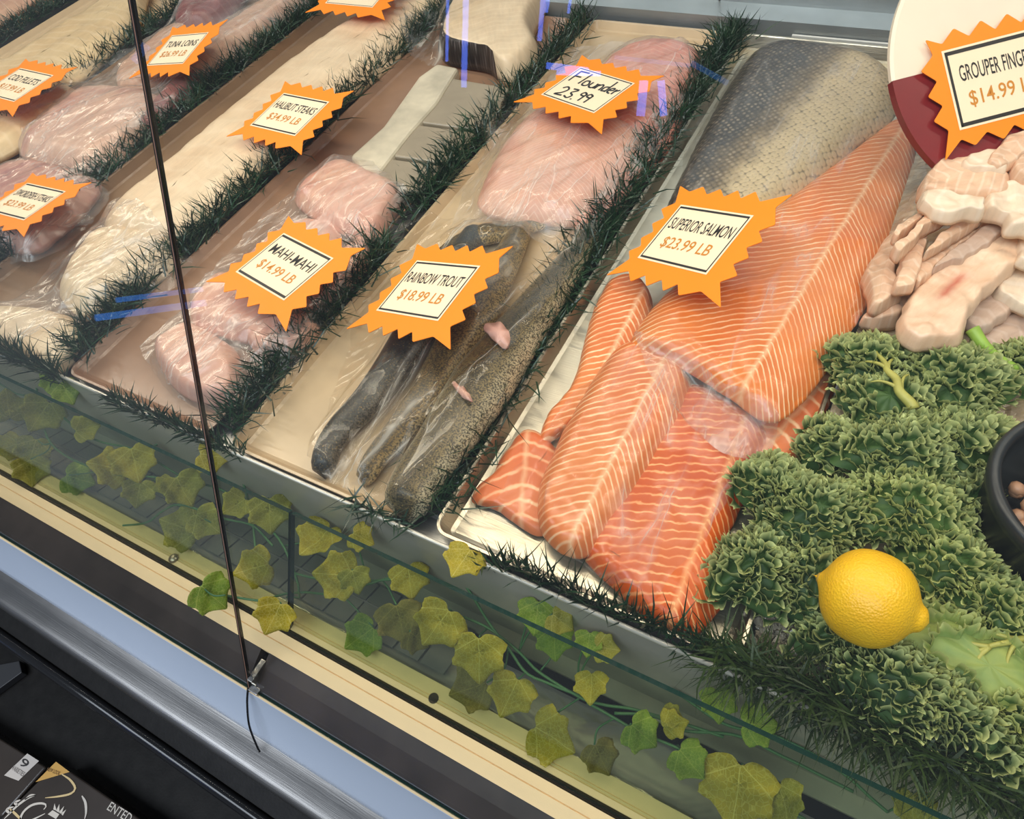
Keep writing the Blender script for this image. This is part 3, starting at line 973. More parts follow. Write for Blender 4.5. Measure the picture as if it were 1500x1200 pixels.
# ------------------------------------------------------------------ grouper fingers, in a heap at the right
GP = [
    # outline in crop pixels of the heap, base height, thickness, material, label
    ([(640, 190), (790, 150), (850, 250), (760, 262), (650, 240)], .060, .012, 'w', 'pale grouper strip just under the bottom teeth of the grouper price tag'),
    ([(750, 222), (850, 90), (980, 80), (960, 170), (860, 245)], .058, .014, 'g', 'tan grouper piece under the right bottom teeth of the grouper price tag'),
    ([(870, 300), (900, 190), (960, 130), (1050, 120), (1050, 320), (960, 330)], .050, .018, 'g', 'pink grouper piece at the right edge of the heap, top'),
    ([(410, 330), (470, 260), (560, 205), (640, 170), (655, 225), (760, 255), (870, 310), (860, 390), (700, 400), (560, 402), (420, 385)], .048, .022, 'g', 'broad pink grouper piece at the top of the heap left of the tag'),
    ([(650, 1150), (730, 1070), (850, 1015), (1000, 1020), (1000, 1210), (780, 1210)], .012, .016, 's', 'greyish flat grouper piece at the lower right by the kale stem'),
    ([(800, 880), (870, 765), (980, 740), (1050, 760), (1050, 960), (920, 965)], .030, .016, 'w', 'pale grouper piece at the right edge beside the large fillet'),
    ([(620, 1020), (700, 930), (790, 878), (905, 940), (850, 1020), (730, 1085)], .030, .012, 's', 'translucent greyish grouper piece right of the large front fillet'),
    ([(910, 650), (955, 580), (1050, 560), (1050, 740), (930, 740)], .048, .012, 'w', 'white grouper piece cut by the right edge of the picture'),
    ([(97, 1012), (200, 975), (340, 920), (380, 890), (350, 985), (285, 1050), (150, 1046)], .022, .018, 'g', 'grouper finger lying lowest beside the salmon and kale'),
    ([(120, 780), (180, 690), (230, 612), (290, 610), (325, 690), (282, 760), (290, 865), (330, 900), (230, 962), (170, 972), (140, 880)], .030, .022, 'g', 'thick bent grouper piece at the left side of the heap by the salmon'),
    ([(390, 860), (420, 720), (560, 620), (760, 535), (830, 530), (650, 640), (520, 745), (450, 820)], .040, .014, 'g', 'long flat grouper finger behind the large front fillet'),
    ([(480, 765), (600, 645), (800, 530), (880, 535), (860, 575), (700, 685), (560, 748)], .046, .012, 's', 'greyish grouper finger with a bluish edge across the heap'),
    ([(720, 430), (830, 345), (960, 375), (1050, 380), (1050, 590), (960, 575), (870, 560), (850, 495), (740, 475)], .056, .018, 'w', 'broad white grouper piece at the right of the heap'),
    ([(430, 690), (490, 615), (600, 530), (700, 505), (728, 515), (690, 550), (600, 595), (490, 665)], .052, .013, 'g', 'rounded grouper finger curving across the middle of the heap'),
    ([(280, 870), (295, 770), (350, 660), (440, 585), (448, 620), (425, 720), (395, 830), (350, 872)], .050, .014, 'g', 'upright grouper finger hanging down the left of the heap'),
    ([(265, 595), (330, 528), (440, 438), (480, 450), (400, 525), (295, 615)], .056, .013, 'g', 'upper of two slanting grouper fingers on the left shoulder of the heap'),
    ([(265, 665), (330, 610), (400, 535), (470, 440), (565, 455), (570, 495), (450, 560), (365, 650), (290, 698)], .060, .015, 'g', 'lower of two slanting grouper fingers on the left shoulder of the heap'),
    ([(410, 382), (480, 372), (560, 385), (640, 405), (740, 430), (728, 490), (640, 485), (540, 500), (470, 470), (425, 440)], .068, .015, 'w', 'white flaky grouper finger lying level on top of the heap'),
    ([(510, 752), (560, 742), (640, 700), (700, 680), (780, 630), (865, 570), (930, 630), (920, 730), (860, 800), (790, 865), (720, 930), (665, 1000), (640, 1080), (610, 1140), (520, 1162), (400, 1168), (335, 1142), (285, 1070), (310, 990), (350, 920), (420, 830)], .046, .018, 'r', 'large front grouper fillet with a red streak down its middle'),
]
tR = NT('grouper_flesh_red_streak')
_uv = tR.uv()
_c = tR.ramp(tR.noise(20, 4, .6), [(.3, srgb(220, 176, 144)), (.65, srgb(234, 200, 168))])
_fib = tR.noise(1.0, 5, .6, tR.mapped((150, 40, 1), (0, 0, .5), src=_uv), .8)
_c = tR.mix(.35, _c, tR.ramp(_fib, [(.3, srgb(214, 170, 138)), (.7, srgb(244, 216, 188))]))
_rr = tR.math('ABSOLUTE', tR.math('ADD', tR.math('ADD', tR.uvc(0), .006), tR.math('MULTIPLY', tR.math('SUBTRACT', tR.noise(50, 3, .6, _uv), .5), .007)))
_sm = tR.ramp(_rr, [(0, 1), (.0026, .55), (.007, 0)])
_al = tR.ramp(tR.math('ABSOLUTE', tR.math('ADD', tR.uvc(1), .012)), [(.014, 1), (.026, 0)])
_c = tR.mix(tR.math('MULTIPLY', tR.math('MULTIPLY', _sm, _al), .8), _c, srgb(184, 72, 56))
M_GROUPER_R = tR.done(tR.bsdf(_c, .3, 0, .5, tR.bump(tR.math('ADD', _fib, tR.noise(80, 3)), .35, .0015), coat=.25))
M_GROUPER_S = flesh('grouper_flesh_grey', srgb(204, 176, 156), srgb(186, 152, 132), line=srgb(226, 206, 190), lines=(500, .5, .25))
gm = {'g': M_GROUPER, 'w': M_GROUPER_W, 'r': M_GROUPER_R, 's': M_GROUPER_S}
for i, (ol, zb, H, m, lab) in enumerate(GP):
    k = 270 / 953
    fillet('grouper_finger', lab, 'grouper piece', [(1230 + x * k, 180 + y * k) for x, y in ol], zb + max(0, .052 * (1 - sum(q[1] for q in ol) / len(ol) / 1000)), H, gm[m], 'grouper fingers in the heap', N=96, K=12, edge=.26, lump=.30, lscale=40, seed=70 + i * 3.3, wob=.003)
# ------------------------------------------------------------------ crushed ice bed at the right
def icez(x, y):
    c = P(1415, 320, .03)
    g = math.exp(-(((x - c.x) / .11) ** 2 + ((y - c.y) / .15) ** 2))
    k = P(1330, 720, .02)
    g2 = math.exp(-(((x - k.x) / .13) ** 2 + ((y - k.y) / .12) ** 2))
    return .004 + .052 * g + .012 * g2


nx, ny = 150, 200
vs, fs = [], []
ix0, ix1, iy0, iy1 = .006, .6, .18, 1.08
for i in range(nx + 1):
    for j in range(ny + 1):
        x = ix0 + (ix1 - ix0) * i / nx
        y = iy0 + (iy1 - iy0) * j / ny
        q = Vector((x * 75, y * 75, 1.7))
        cell = noise.cell(q) if hasattr(noise, 'cell') else 0
        d = noise.voronoi(q)[0]
        vs.append((x, y, icez(x, y) + .0045 * (d[1] - d[0]) + .002 * noise.noise(q * .4)))
for i in range(nx):
    for j in range(ny):
        a = i * (ny + 1) + j
        fs.append((a, a + ny + 1, a + ny + 2, a + 1))
t = NT('crushed_ice')
c = t.ramp(t.noise(40, 4), [(.3, srgb(140, 120, 94)), (.55, srgb(186, 166, 134)), (.75, srgb(224, 208, 180))])
M_ICE = t.done(t.bsdf(c, .16, 0, .6, t.bump(t.noise(160, 3), .5, .002), coat=.5))
ice = mk('crushed_ice', vs, fs, M_ICE, None, False)
tag(ice, 'bed of crushed ice under the kale and grouper at the right', 'ice', None, 'stuff')
SOLIDS.append(ice)
# loose chips of ice showing in front of the kale
b = MB()
for k in range(420):
    u = random.uniform(1090, 1240)
    v = random.uniform(880, 1010)
    p = P(u, v, .008)
    s = random.uniform(.0025, .0065)
    pts = []
    for _ in range(8):
        w = Vector((random.gauss(0, 1), random.gauss(0, 1), random.gauss(0, .8)))
        pts.append(p + w.normalized() * s * random.uniform(.6, 1.1) + Vector((0, 0, s * .4)))
    b.add(pts, [(0, 1, 2), (2, 3, 0), (4, 5, 6), (6, 7, 4), (0, 4, 5), (1, 5, 6), (2, 6, 7), (3, 7, 4), (0, 3, 4), (1, 2, 6), (1, 0, 5), (2, 3, 7)])
t = NT('ice_chip')
M_CHIP = t.done(t.bsdf(srgb(222, 208, 184), .08, 0, .6, None, trans=.6))
tag(b.build('ice_chips', M_CHIP, None, False), 'loose clear chips of ice in front of the kale by the pan corner', 'ice', None, 'stuff')

# ------------------------------------------------------------------ plastic film over the fish
def film_mat(name, veil=.14, tint=(.97, .96, .94), vcol=(.9, .86, .8), rough=.2, ridge=26, rot=.6, hi=.55, refl=.035):
    t = NT(name)
    lw = t.n('ShaderNodeLayerWeight', {'Blend': .5})
    vec = t.mapped((1, .16, 1), (0, 0, rot))
    rid = t.math('ABSOLUTE', t.math('SUBTRACT', t.noise(ridge, 3, .5, vec, .6), .5))
    rm = t.ramp(rid, [(0, 1), (.012, .35), (.05, 0)])
    rm = t.math('MULTIPLY', rm, t.ramp(t.noise(19, 3), [(.42, 0), (.62, 1)]))
    cloud = t.ramp(t.noise(16, 4, .6, t.mapped((1, .4, 1), (0, 0, rot))), [(.42, 0), (.74, 1)])
    nrm = t.bump(t.math('ADD', t.math('MULTIPLY', rid, -1.6), t.math('MULTIPLY', t.noise(ridge * 2.2, 3, .5, vec), 1.1)), .6, .004)
    fac = t.math('MULTIPLY_ADD', t.math('POWER', lw.outputs['Facing'], 2.5), .35, refl, clamp=True)
    tr = t.n('ShaderNodeBsdfTransparent', {'Color': (*tint, 1)}).outputs[0]
    gl = t.n('ShaderNodeBsdfGlossy', {'Color': (1, 1, 1, 1), 'Roughness': rough, 'Normal': nrm}).outputs[0]
    df = t.n('ShaderNodeBsdfDiffuse', {'Color': (*vcol, 1), 'Normal': nrm}).outputs[0]
    tl = t.n('ShaderNodeBsdfTranslucent', {'Color': (*vcol, 1)}).outputs[0]
    df = t.mixs(.4, df, tl)
    vf = t.math('ADD', t.math('MULTIPLY', rm, hi * .7), t.math('MULTIPLY_ADD', cloud, veil, veil * .2), clamp=True)
    body = t.mixs(vf, tr, df)
    return t.done(t.mixs(fac, body, gl))


M_FILM = film_mat('cling_film', .26, rot=.55, hi=.7)
M_FILM_LIGHT = film_mat('cling_film_tight', .05, hi=.45, ridge=16, rot=-.6, refl=.02)
M_FILM_FOLD = film_mat('cling_film_fold', .30, hi=.7, ridge=24, rot=-.7, vcol=(.86, .72, .66))
M_BAG = film_mat('poly_bag', .035, ridge=19, rot=.45, hi=.9, rough=.11, tint=(.96, .94, .90), vcol=(.86, .80, .70), refl=.015)


def make_bvh(objs):
    V, Fc = [], []
    for o in objs:
        org = ORG[o]
        base = len(V)
        V += [v.co + org for v in o.data.vertices]
        Fc += [tuple(i + base for i in p.vertices) for p in o.data.polygons]
    return BVHTree.FromPolygons(V, Fc)


FILM_BVH = make_bvh(SOLIDS)


def film(name, label, cat, corners, mat, nx=70, ny=90, off=.002, relax=14, wr=.004, wscale=24, low=.004, seed=0, group=None, edgej=.006, wrot=.5):
    """a sheet of film laid over what is below: four edges (pixel polylines), draped then pulled taut"""
    (bot, right, top, left) = corners     # bottom l->r, right b->t, top l->r, left b->t
    E = [spline_open([P(u, v, .025) for u, v in e], n) for e, n in ((bot, nx), (right, ny), (top, nx), (left, ny))]
    X = np.zeros((nx, ny)); Y = np.zeros((nx, ny)); Z = np.zeros((nx, ny))
    for i in range(nx):
        for j in range(ny):
            a, c = i / (nx - 1), j / (ny - 1)
            p = E[0][i] * (1 - c) + E[2][i] * c + E[3][j] * (1 - a) + E[1][j] * a - (E[0][0] * (1 - a) * (1 - c) + E[0][-1] * a * (1 - c) + E[2][0] * (1 - a) * c + E[2][-1] * a * c)
            b_ = min(a, 1 - a, c, 1 - c)
            jx = edgej * noise.noise(Vector((p.x * 40, p.y * 40, seed))) * (1 if b_ < .08 else .3)
            jy = edgej * noise.noise(Vector((p.x * 40, p.y * 40, seed + 9))) * (1 if b_ < .08 else .3)
            X[i, j], Y[i, j] = p.x + jx, p.y + jy
            h = FILM_BVH.ray_cast(Vector((p.x + jx, p.y + jy, .5)), Vector((0, 0, -1)))
            Z[i, j] = (h[0].z if h[0] is not None else low) + off
    Z0 = Z.copy()
    for _ in range(relax):
        Zs = Z.copy()
        Zs[1:-1, :] = (Z[:-2, :] + Z[2:, :]) / 2
        Zt = Z.copy()
        Zt[:, 1:-1] = (Z[:, :-2] + Z[:, 2:]) / 2
        Z = np.maximum((Zs + Zt) / 2, Z0)
    cs, sn = math.cos(wrot), math.sin(wrot)
    vs = []
    for i in range(nx):
        for j in range(ny):
            x, y = X[i, j], Y[i, j]
            a, b_ = (x * cs - y * sn), (x * sn + y * cs)
            q = Vector((a * wscale, b_ * wscale * .2, seed))
            r1 = 1 - abs(noise.noise(q)) * 2.4
            r2 = 1 - abs(noise.noise(q * 2.3 + Vector((5, 1, 0)))) * 2
            vs.append((x, y, Z[i, j] + wr * (max(r1, 0) ** 3 + .5 * max(r2, 0) ** 3)))
    fs = [(i * ny + j, (i + 1) * ny + j, (i + 1) * ny + j + 1, i * ny + j + 1) for i in range(nx - 1) for j in range(ny - 1)]
    o = mk(name, vs, fs, mat, None, True)
    tag(o, label, cat, group)
    return o


film('cling_film', 'clear cling film stretched over the upper salmon fillets, ending in folds across the pan', 'plastic film',
     ([(925, 510), (985, 548), (1060, 610), (1125, 650)], [(1125, 650), (1250, 500), (1340, 330), (1345, 190)], [(1030, 100), (1130, 70), (1250, 85), (1345, 190)], [(925, 510), (950, 400), (985, 280), (1030, 100)]), M_FILM_LIGHT, seed=1, wr=.0015)
film('cling_film', 'clear cling film over the two lower salmon fillets, clouded at the front', 'plastic film',
     ([(690, 770), (790, 790), (860, 830), (960, 880)], [(960, 880), (1030, 790), (1090, 700), (1120, 645)], [(880, 535), (950, 520), (1040, 570), (1120, 645)], [(690, 770), (740, 700), (810, 610), (880, 535)]), M_FILM_LIGHT, seed=2, wr=.001)
film('cling_film', 'bunched fold of cling film at the lower end of the striped salmon fillet', 'plastic film',
     ([(985, 605), (1020, 640), (1065, 668), (1128, 690)], [(1128, 690), (1132, 665), (1134, 645), (1134, 618)], [(930, 498), (985, 532), (1060, 575), (1134, 618)], [(985, 605), (960, 575), (940, 535), (930, 498)]), M_FILM_FOLD, nx=50, ny=40, seed=11, wr=.003, relax=20)
film('plastic_bag', 'crumpled clear plastic bag over the rainbow trout', 'plastic bag',
     ([(448, 672), (490, 705), (540, 725), (600, 752)], [(600, 752), (700, 610), (800, 470), (890, 330)], [(592, 300), (680, 305), (790, 330), (890, 330)], [(448, 672), (490, 540), (530, 420), (592, 300)]), M_BAG, nx=90, ny=110, seed=3, wr=.007, wscale=15, relax=40, off=.004, wrot=.35)
film('plastic_bag', 'clear plastic bag around the pink flounder fillets', 'plastic bag',
     ([(650, 325), (740, 335), (820, 345), (885, 335)], [(885, 335), (950, 250), (1005, 170), (1040, 75)], [(820, 60), (900, 45), (980, 45), (1040, 75)], [(650, 325), (690, 240), (740, 150), (820, 60)]), M_FILM, seed=4, wr=.004, relax=30)
film('plastic_bag', 'clear plastic bag around the mahi-mahi pieces, open at the front', 'plastic bag',
     ([(190, 492), (225, 545), (285, 590), (372, 600)], [(372, 600), (470, 480), (540, 370), (600, 280)], [(412, 272), (470, 235), (540, 240), (600, 280)], [(190, 492), (250, 440), (330, 350), (412, 272)]), M_FILM, nx=80, ny=90, seed=5, wr=.005, relax=30)
film('plastic_bag', 'gathered clear plastic bag hanging over the garland beside the white fish block', 'plastic bag',
     ([(600, 78), (622, 90), (640, 90), (655, 80)], [(655, 80), (700, 40), (760, 0), (820, -40)], [(575, -40), (640, -45), (720, -45), (820, -40)], [(600, 78), (588, 50), (578, 10), (575, -40)]), M_BAG, nx=50, ny=50, seed=6, wr=.007, relax=40, off=.012)
film('plastic_bag', 'milky plastic bag around the white halibut pieces near the trough', 'plastic bag',
     ([(-40, 520), (30, 500), (90, 480), (130, 455)], [(130, 455), (200, 425), (250, 400), (275, 370)], [(90, 345), (150, 310), (215, 310), (275, 370)], [(-40, 520), (-10, 460), (40, 400), (90, 345)]), M_FILM, nx=60, ny=60, seed=7, wr=.006, relax=30)
film('plastic_bag', 'clear plastic bag around the tuna and the pale pink loin', 'plastic bag',
     ([(15, 225), (70, 246), (115, 252), (155, 250)], [(155, 250), (248, 165), (365, 80), (490, -25)], [(200, 40), (300, -20), (400, -40), (490, -25)], [(15, 225), (60, 150), (130, 95), (200, 40)]), M_FILM, nx=80, ny=80, seed=8, wr=.005, relax=30)
film('plastic_bag', 'clear plastic bag around the swordfish steak', 'plastic bag',
     ([(-60, 372), (0, 372), (40, 370), (85, 350)], [(85, 350), (112, 322), (136, 296), (154, 268)], [(-20, 240), (50, 228), (110, 242), (154, 268)], [(-60, 372), (-60, 320), (-40, 280), (-20, 240)]), M_FILM, nx=50, ny=50, seed=9, wr=.005, relax=30)

# ------------------------------------------------------------------ garlands of plastic grass
t = NT('plastic_grass')
cc = t.ramp(t.noise(25, 3), [(.3, srgb(18, 38, 26)), (.6, srgb(32, 62, 36)), (.8, srgb(44, 78, 50))])
M_GRASS = t.done(t.bsdf(cc, .34, 0, .55))
t = NT('plastic_grass_olive')
cc = t.ramp(t.noise(25, 3), [(.3, srgb(26, 40, 16)), (.6, srgb(50, 68, 26)), (.8, srgb(76, 92, 40))])
M_GRASS2 = t.done(t.bsdf(cc, .42, 0, .3))
M_STRIP = plain('black_divider', (.016, .017, .017), .4)


def blades(path, n, length, spread, mat, parent, width=.0011, el=(15, 75), az=None, z=.006, cover=None, drop=0.0):
    pts = spline_open(path, 80)
    b = MB()
    for _ in range(n):
        w = random.random()
        if cover is not None and random.random() > cover(w):
            continue
        p = pts[min(int(w * 79), 78)].lerp(pts[min(int(w * 79) + 1, 79)], random.random())
        base = p + Vector((random.gauss(0, spread), random.gauss(0, spread * .4), random.uniform(0, z)))
        a = random.uniform(0, 2 * PI) if az is None else random.gauss(*az)
        e = math.radians(random.uniform(*el))
        L = length * random.uniform(.6, 1.15)
        d = Vector((math.cos(a) * math.cos(e), math.sin(a) * math.cos(e), math.sin(e)))
        side = d.cross(Vector((random.gauss(0, 1), random.gauss(0, 1), random.gauss(0, 1)))).normalized() * width * random.uniform(.6, 1.1)
        bend = Vector((random.gauss(0, .12), random.gauss(0, .12), random.uniform(-.28, .02) - drop)) * L
        m = base + d * L * .55 + bend * .3
        tip = base + d * L + bend
        b.add([base - side, base + side, m + side * .8, m - side * .8, tip], [(0, 1, 2, 3), (3, 2, 4)])
    return b.build('blades', mat, parent, False)


def garland(label, xy, n, mat=M_GRASS, length=.040, spread=.011, strip=True, el=(12, 78), cover=None, z=.006, group='grass garlands between the fish rows', hgt=.012):
    path = [Vector((x, y, hgt if len(q) == 0 else q[0])) for x, y, *q in xy]
    c = sum(path, Vector()) / len(path)
    o = thing('grass_garland', label, 'garland', (c.x, c.y, 0), group)
    if strip:
        b = MB()
        pl = spline_open(path, 30)
        for k in range(29):
            p, q = pl[k], pl[k + 1]
            d = (q - p).normalized()
            s = Vector((d.y, -d.x, 0)) * .013
            b.add([p - s - Vector((0, 0, hgt)), p + s - Vector((0, 0, hgt)), q + s - Vector((0, 0, hgt)), q - s - Vector((0, 0, hgt)), p - s * .7, p + s * .7, q + s * .7, q - s * .7],
                  [(4, 5, 6, 7), (0, 1, 5, 4), (2, 3, 7, 6), (1, 2, 6, 5), (3, 0, 4, 7), (0, 3, 2, 1)])
        b.build('divider_strip', M_STRIP, o)
    blades(path, n, length, spread, mat, o, el=el, cover=cover, z=z)
    return o


GX_ = [(-.282, 'dark green plastic grass garland between the trout row and the salmon pan'), (-.527, 'dark green plastic grass garland between the mahi-mahi and trout rows'),
       (-.788, 'dark green plastic grass garland between the halibut and mahi-mahi rows'), (-1.052, 'dark green plastic grass garland between the tuna and halibut rows'),
       (-1.362, 'dark green plastic grass garland between the cod and tuna rows'), (-1.70, 'dark green plastic grass garland beyond the cod row')]
for i, (x, lab) in enumerate(GX_):
    y0 = .20
    cov = None
    if i == 1:
        cov = lambda w: .25 if .33 < w < .42 else (1 if w < .62 else .55)
    if i == 4:
        cov = lambda w: .7
    garland(lab, [(x + .004, y0), (x, .4), (x - .004, .65), (x, .88), (x + .004, 1.08)], 3400 if i < 3 else 2600, cover=cov)
fgp = 'grass tufts along the trough rim'


def rimg(label, px, n, length=.034, mat=M_GRASS, spread=.006, el=(35, 88), z=.01, group=fgp):
    path = [P(u, v, zz) for u, v, zz in px]
    c = sum(path, Vector()) / len(path)
    o = thing('grass_tuft', label, 'grass tuft', (c.x, c.y, 0), group)
    blades(path, n, length, spread, mat, o, el=el, z=z)
    return o


rimg('grass tuft along the trough rim in front of the white halibut pieces', [(-40, 505, .012), (30, 530, .012), (95, 560, .012)], 420, .040)
rimg('grass tuft along the trough rim in front of the bagged mahi-mahi', [(165, 588, .01), (205, 606, .01), (250, 624, .01), (330, 660, .01), (360, 672, .01)], 420, .028)
rimg('small grass tuft lying on the trough rim in front of the trout', [(515, 742, .016), (545, 754, .016), (590, 770, .016)], 70, .026, el=(5, 40))
rimg('spiky grass strip standing along the trough rim in front of the salmon', [(715, 828, .008), (790, 852, .008), (880, 893, .008), (960, 925, .008), (1040, 958, .008)], 400, .038, el=(50, 90))
o = rimg('dense olive green grass garland drooping over the trough rim below the kale', [(1040, 957, .014), (1110, 985, .016), (1190, 1020, .018), (1260, 1065, .020), (1340, 1105, .020), (1430, 1140, .020), (1540, 1185, .020)], 1900, .038, M_GRASS2, .009, (-50, 45), .008)

# ------------------------------------------------------------------ price tags
M_ORANGE = plain('orange_card', srgb(255, 142, 26), .45, 0, .35)
M_CARD = plain('cream_card', srgb(250, 228, 194), .5, 0, .3)
M_INK = plain('black_ink', (.016, .013, .012), .45)
M_PRICE = plain('orange_ink', srgb(206, 132, 40), .5)
BURST = [(-.73, .64), (-.53, .575), (-.40, .665), (-.27, .565), (-.15, .66), (-.03, .565), (.08, .67), (.19, .57), (.30, .68), (.44, .56), (.73, .70), (.66, .52), (.80, .32), (.68, .22), (.81, .11), (.69, .01), (.80, -.095), (.69, -.20), (.83, -.31),
         (.70, -.42), (.92, -.68), (.58, -.57), (.37, -.68), (.26, -.56), (.15, -.68), (.03, -.56), (-.1, -.68), (-.22, -.56), (-.343, -.68), (-.48, -.565), (-.74, -.69), (-.60, -.42), (-.70, -.325), (-.59, -.23), (-.68, -.13), (-.58, -.02), (-.69, .08), (-.585, .18), (-.73, .29), (-.60, .40)]


def text_mesh(s, w, h, cx, cy):
    """flat outline of a line of letters, fitted to w x h around (cx, cy)"""
    cu = bpy.data.curves.new('lettering', 'FONT')
    cu.body = s
    cu.size = 1
    cu.resolution_u = 3
    cu.offset = .005
    o = bpy.data.objects.new('lettering', cu)
    COL.objects.link(o)
    dg = bpy.context.evaluated_depsgraph_get()
    me = o.evaluated_get(dg).to_mesh()
    V = [(v.co.x, v.co.y) for v in me.vertices]
    Fc = [tuple(p.vertices) for p in me.polygons]
    o.evaluated_get(dg).to_mesh_clear()
    bpy.data.objects.remove(o)
    bpy.data.curves.remove(cu)
    x0, x1 = min(v[0] for v in V), max(v[0] for v in V)
    y0, y1 = min(v[1] for v in V), max(v[1] for v in V)
    return [((x - x0) / (x1 - x0) * w - w / 2 + cx, (y - y0) / (y1 - y0) * h - h / 2 + cy) for x, y in V], Fc


def stroke_mesh(strokes, w):
    V, Fc = [], []
    for st in strokes:
        pts = spline_open([Vector((x, y, 0)) for x, y in st], max(6, len(st) * 5))
        base = len(V)
        for i, p in enumerate(pts):
            d = (pts[min(i + 1, len(pts) - 1)] - pts[max(i - 1, 0)]).normalized()
            s = Vector((-d.y, d.x, 0)) * w
            V += [(p.x + s.x, p.y + s.y), (p.x - s.x, p.y - s.y)]
        for i in range(len(pts) - 1):
            a = base + 2 * i
            Fc.append((a, a + 1, a + 3, a + 2))
    return V, Fc


HAND = [  # "Flounder" / "23.99", written by hand
    [(-.36, .06), (-.36, .27)], [(-.37, .27), (-.22, .28)], [(-.36, .17), (-.26, .175)],
    [(-.17, .28), (-.19, .06)],
    [(-.08, .16), (-.13, .14), (-.13, .07), (-.08, .06), (-.05, .10), (-.08, .16)],
    [(-.02, .16), (-.02, .08), (.03, .06), (.06, .10), (.06, .16)], [(.06, .16), (.065, .06)],
    [(.09, .06), (.09, .16)], [(.09, .12), (.13, .165), (.16, .14), (.165, .06)],
    [(.25, .16), (.20, .14), (.20, .07), (.25, .08)], [(.26, .28), (.255, .06)],
    [(.29, .11), (.34, .13), (.33, .165), (.29, .14), (.29, .08), (.34, .06)],
    [(.37, .06), (.375, .16)], [(.375, .12), (.42, .165)],
    [(-.30, -.08), (-.25, -.04), (-.20, -.08), (-.24, -.16), (-.31, -.21), (-.19, -.20)],
    [(-.15, -.04), (-.06, -.04), (-.12, -.11), (-.06, -.15), (-.09, -.21), (-.16, -.19)],
    [(-.02, -.20), (-.015, -.22)],
    [(.10, -.06), (.05, -.04), (.03, -.09), (.09, -.10), (.10, -.05), (.09, -.20)],
    [(.20, -.06), (.15, -.04), (.13, -.09), (.19, -.10), (.20, -.05), (.19, -.20)],
]


def price_tag(label, W, pos, xa, ya, name, price, hand=False, nwid=None, bend=.0, bw=(.016, .016), burst=None):
    X = Vector(xa).normalized()
    Yv = Vector(ya)
    Yv = (Yv - X * X.dot(Yv)).normalized()
    Zn = X.cross(Yv)
    C = Vector(pos)
    o = thing('price_tag', label, 'price tag', C, 'orange starburst price tags')

    def at(x, y, h):
        return C + X * (x * W) + Yv * (y * W) + Zn * (h + bend * (x * x) * W + .02 * bend * y)
    # star burst card with slightly rounded tips
    pts = []
    for i, (x, y) in enumerate(burst or BURST):
        p = Vector((x, y))
        a = Vector((burst or BURST)[i - 1])
        c = Vector((burst or BURST)[(i + 1) % len(burst or BURST)])
        da, dc = (a - p), (c - p)
        k = .016
        pts.append(p + da.normalized() * k)
        pts.append(p + (da.normalized() + dc.normalized()) * k * .3)
        pts.append(p + dc.normalized() * k)
    n = len(pts)
    th = .0007
    inner = [Vector((max(-.5, min(.5, p.x * .8)), max(-.45, min(.45, p.y * .8)))) for p in pts]
    vs = [at(p.x, p.y, 0) for p in pts] + [at(p.x, p.y, -th) for p in pts] + [at(p.x, p.y, 0) for p in inner] + [at(p.x, p.y, -th) for p in inner] + [at(0, 0, 0), at(0, 0, -th)]
    fs = []
    for i in range(n):
        j = (i + 1) % n
        fs += [(i, n + i, n + j, j), (i, j, 2 * n + j, 2 * n + i), (n + j, n + i, 3 * n + i, 3 * n + j), (2 * n + i, 2 * n + j, 4 * n), (3 * n + j, 3 * n + i, 4 * n + 1)]
    mk('starburst_card', vs, [tuple(reversed(f)) for f in fs], M_ORANGE, o, False)

    def flat(nm, V, Fc, h, mat):
        mk(nm, [at(x, y, h) for x, y in V], Fc, mat, o, False)
    a, c = .5, .385
    def grid(x0, y0, x1, y1, nx=8):
        V = []
        for i in range(nx + 1):
            V += [(x0 + (x1 - x0) * i / nx, y0), (x0 + (x1 - x0) * i / nx, y1)]
        return V, [(2 * i, 2 * i + 2, 2 * i + 3, 2 * i + 1) for i in range(nx)]
    flat('label_panel', *grid(-a, -c, a, c), .0004, M_CARD)
    V, Fc = [], []
    m = .022
    bx, by = bw
    for g in (grid(-a + m, c - m - by, a - m, c - m), grid(-a + m, -c + m, a - m, -c + m + by), grid(-a + m, -c + m, -a + m + bx, c - m, 1), grid(a - m - bx, -c + m, a - m, c - m, 1)):
        k = len(V)
        V += g[0]
        Fc += [tuple(i + k for i in f) for f in g[1]]
    flat('black_border', V, Fc, .0006, M_INK)
    if hand:
        V, Fc = stroke_mesh(HAND, .0125)
        flat('handwriting', [(x * 1.08 - .01, y * 1.2 - .03) for x, y in V], Fc, .0007, M_INK)
    else:
        nw = nwid or min(.86, .075 * len(name))
        flat('name_lettering', *text_mesh(name, nw, .155, 0, .135), .0007, M_INK)
        flat('price_lettering', *text_mesh(price, .68, .165, 0, -.125), .0007, M_PRICE)
    return o


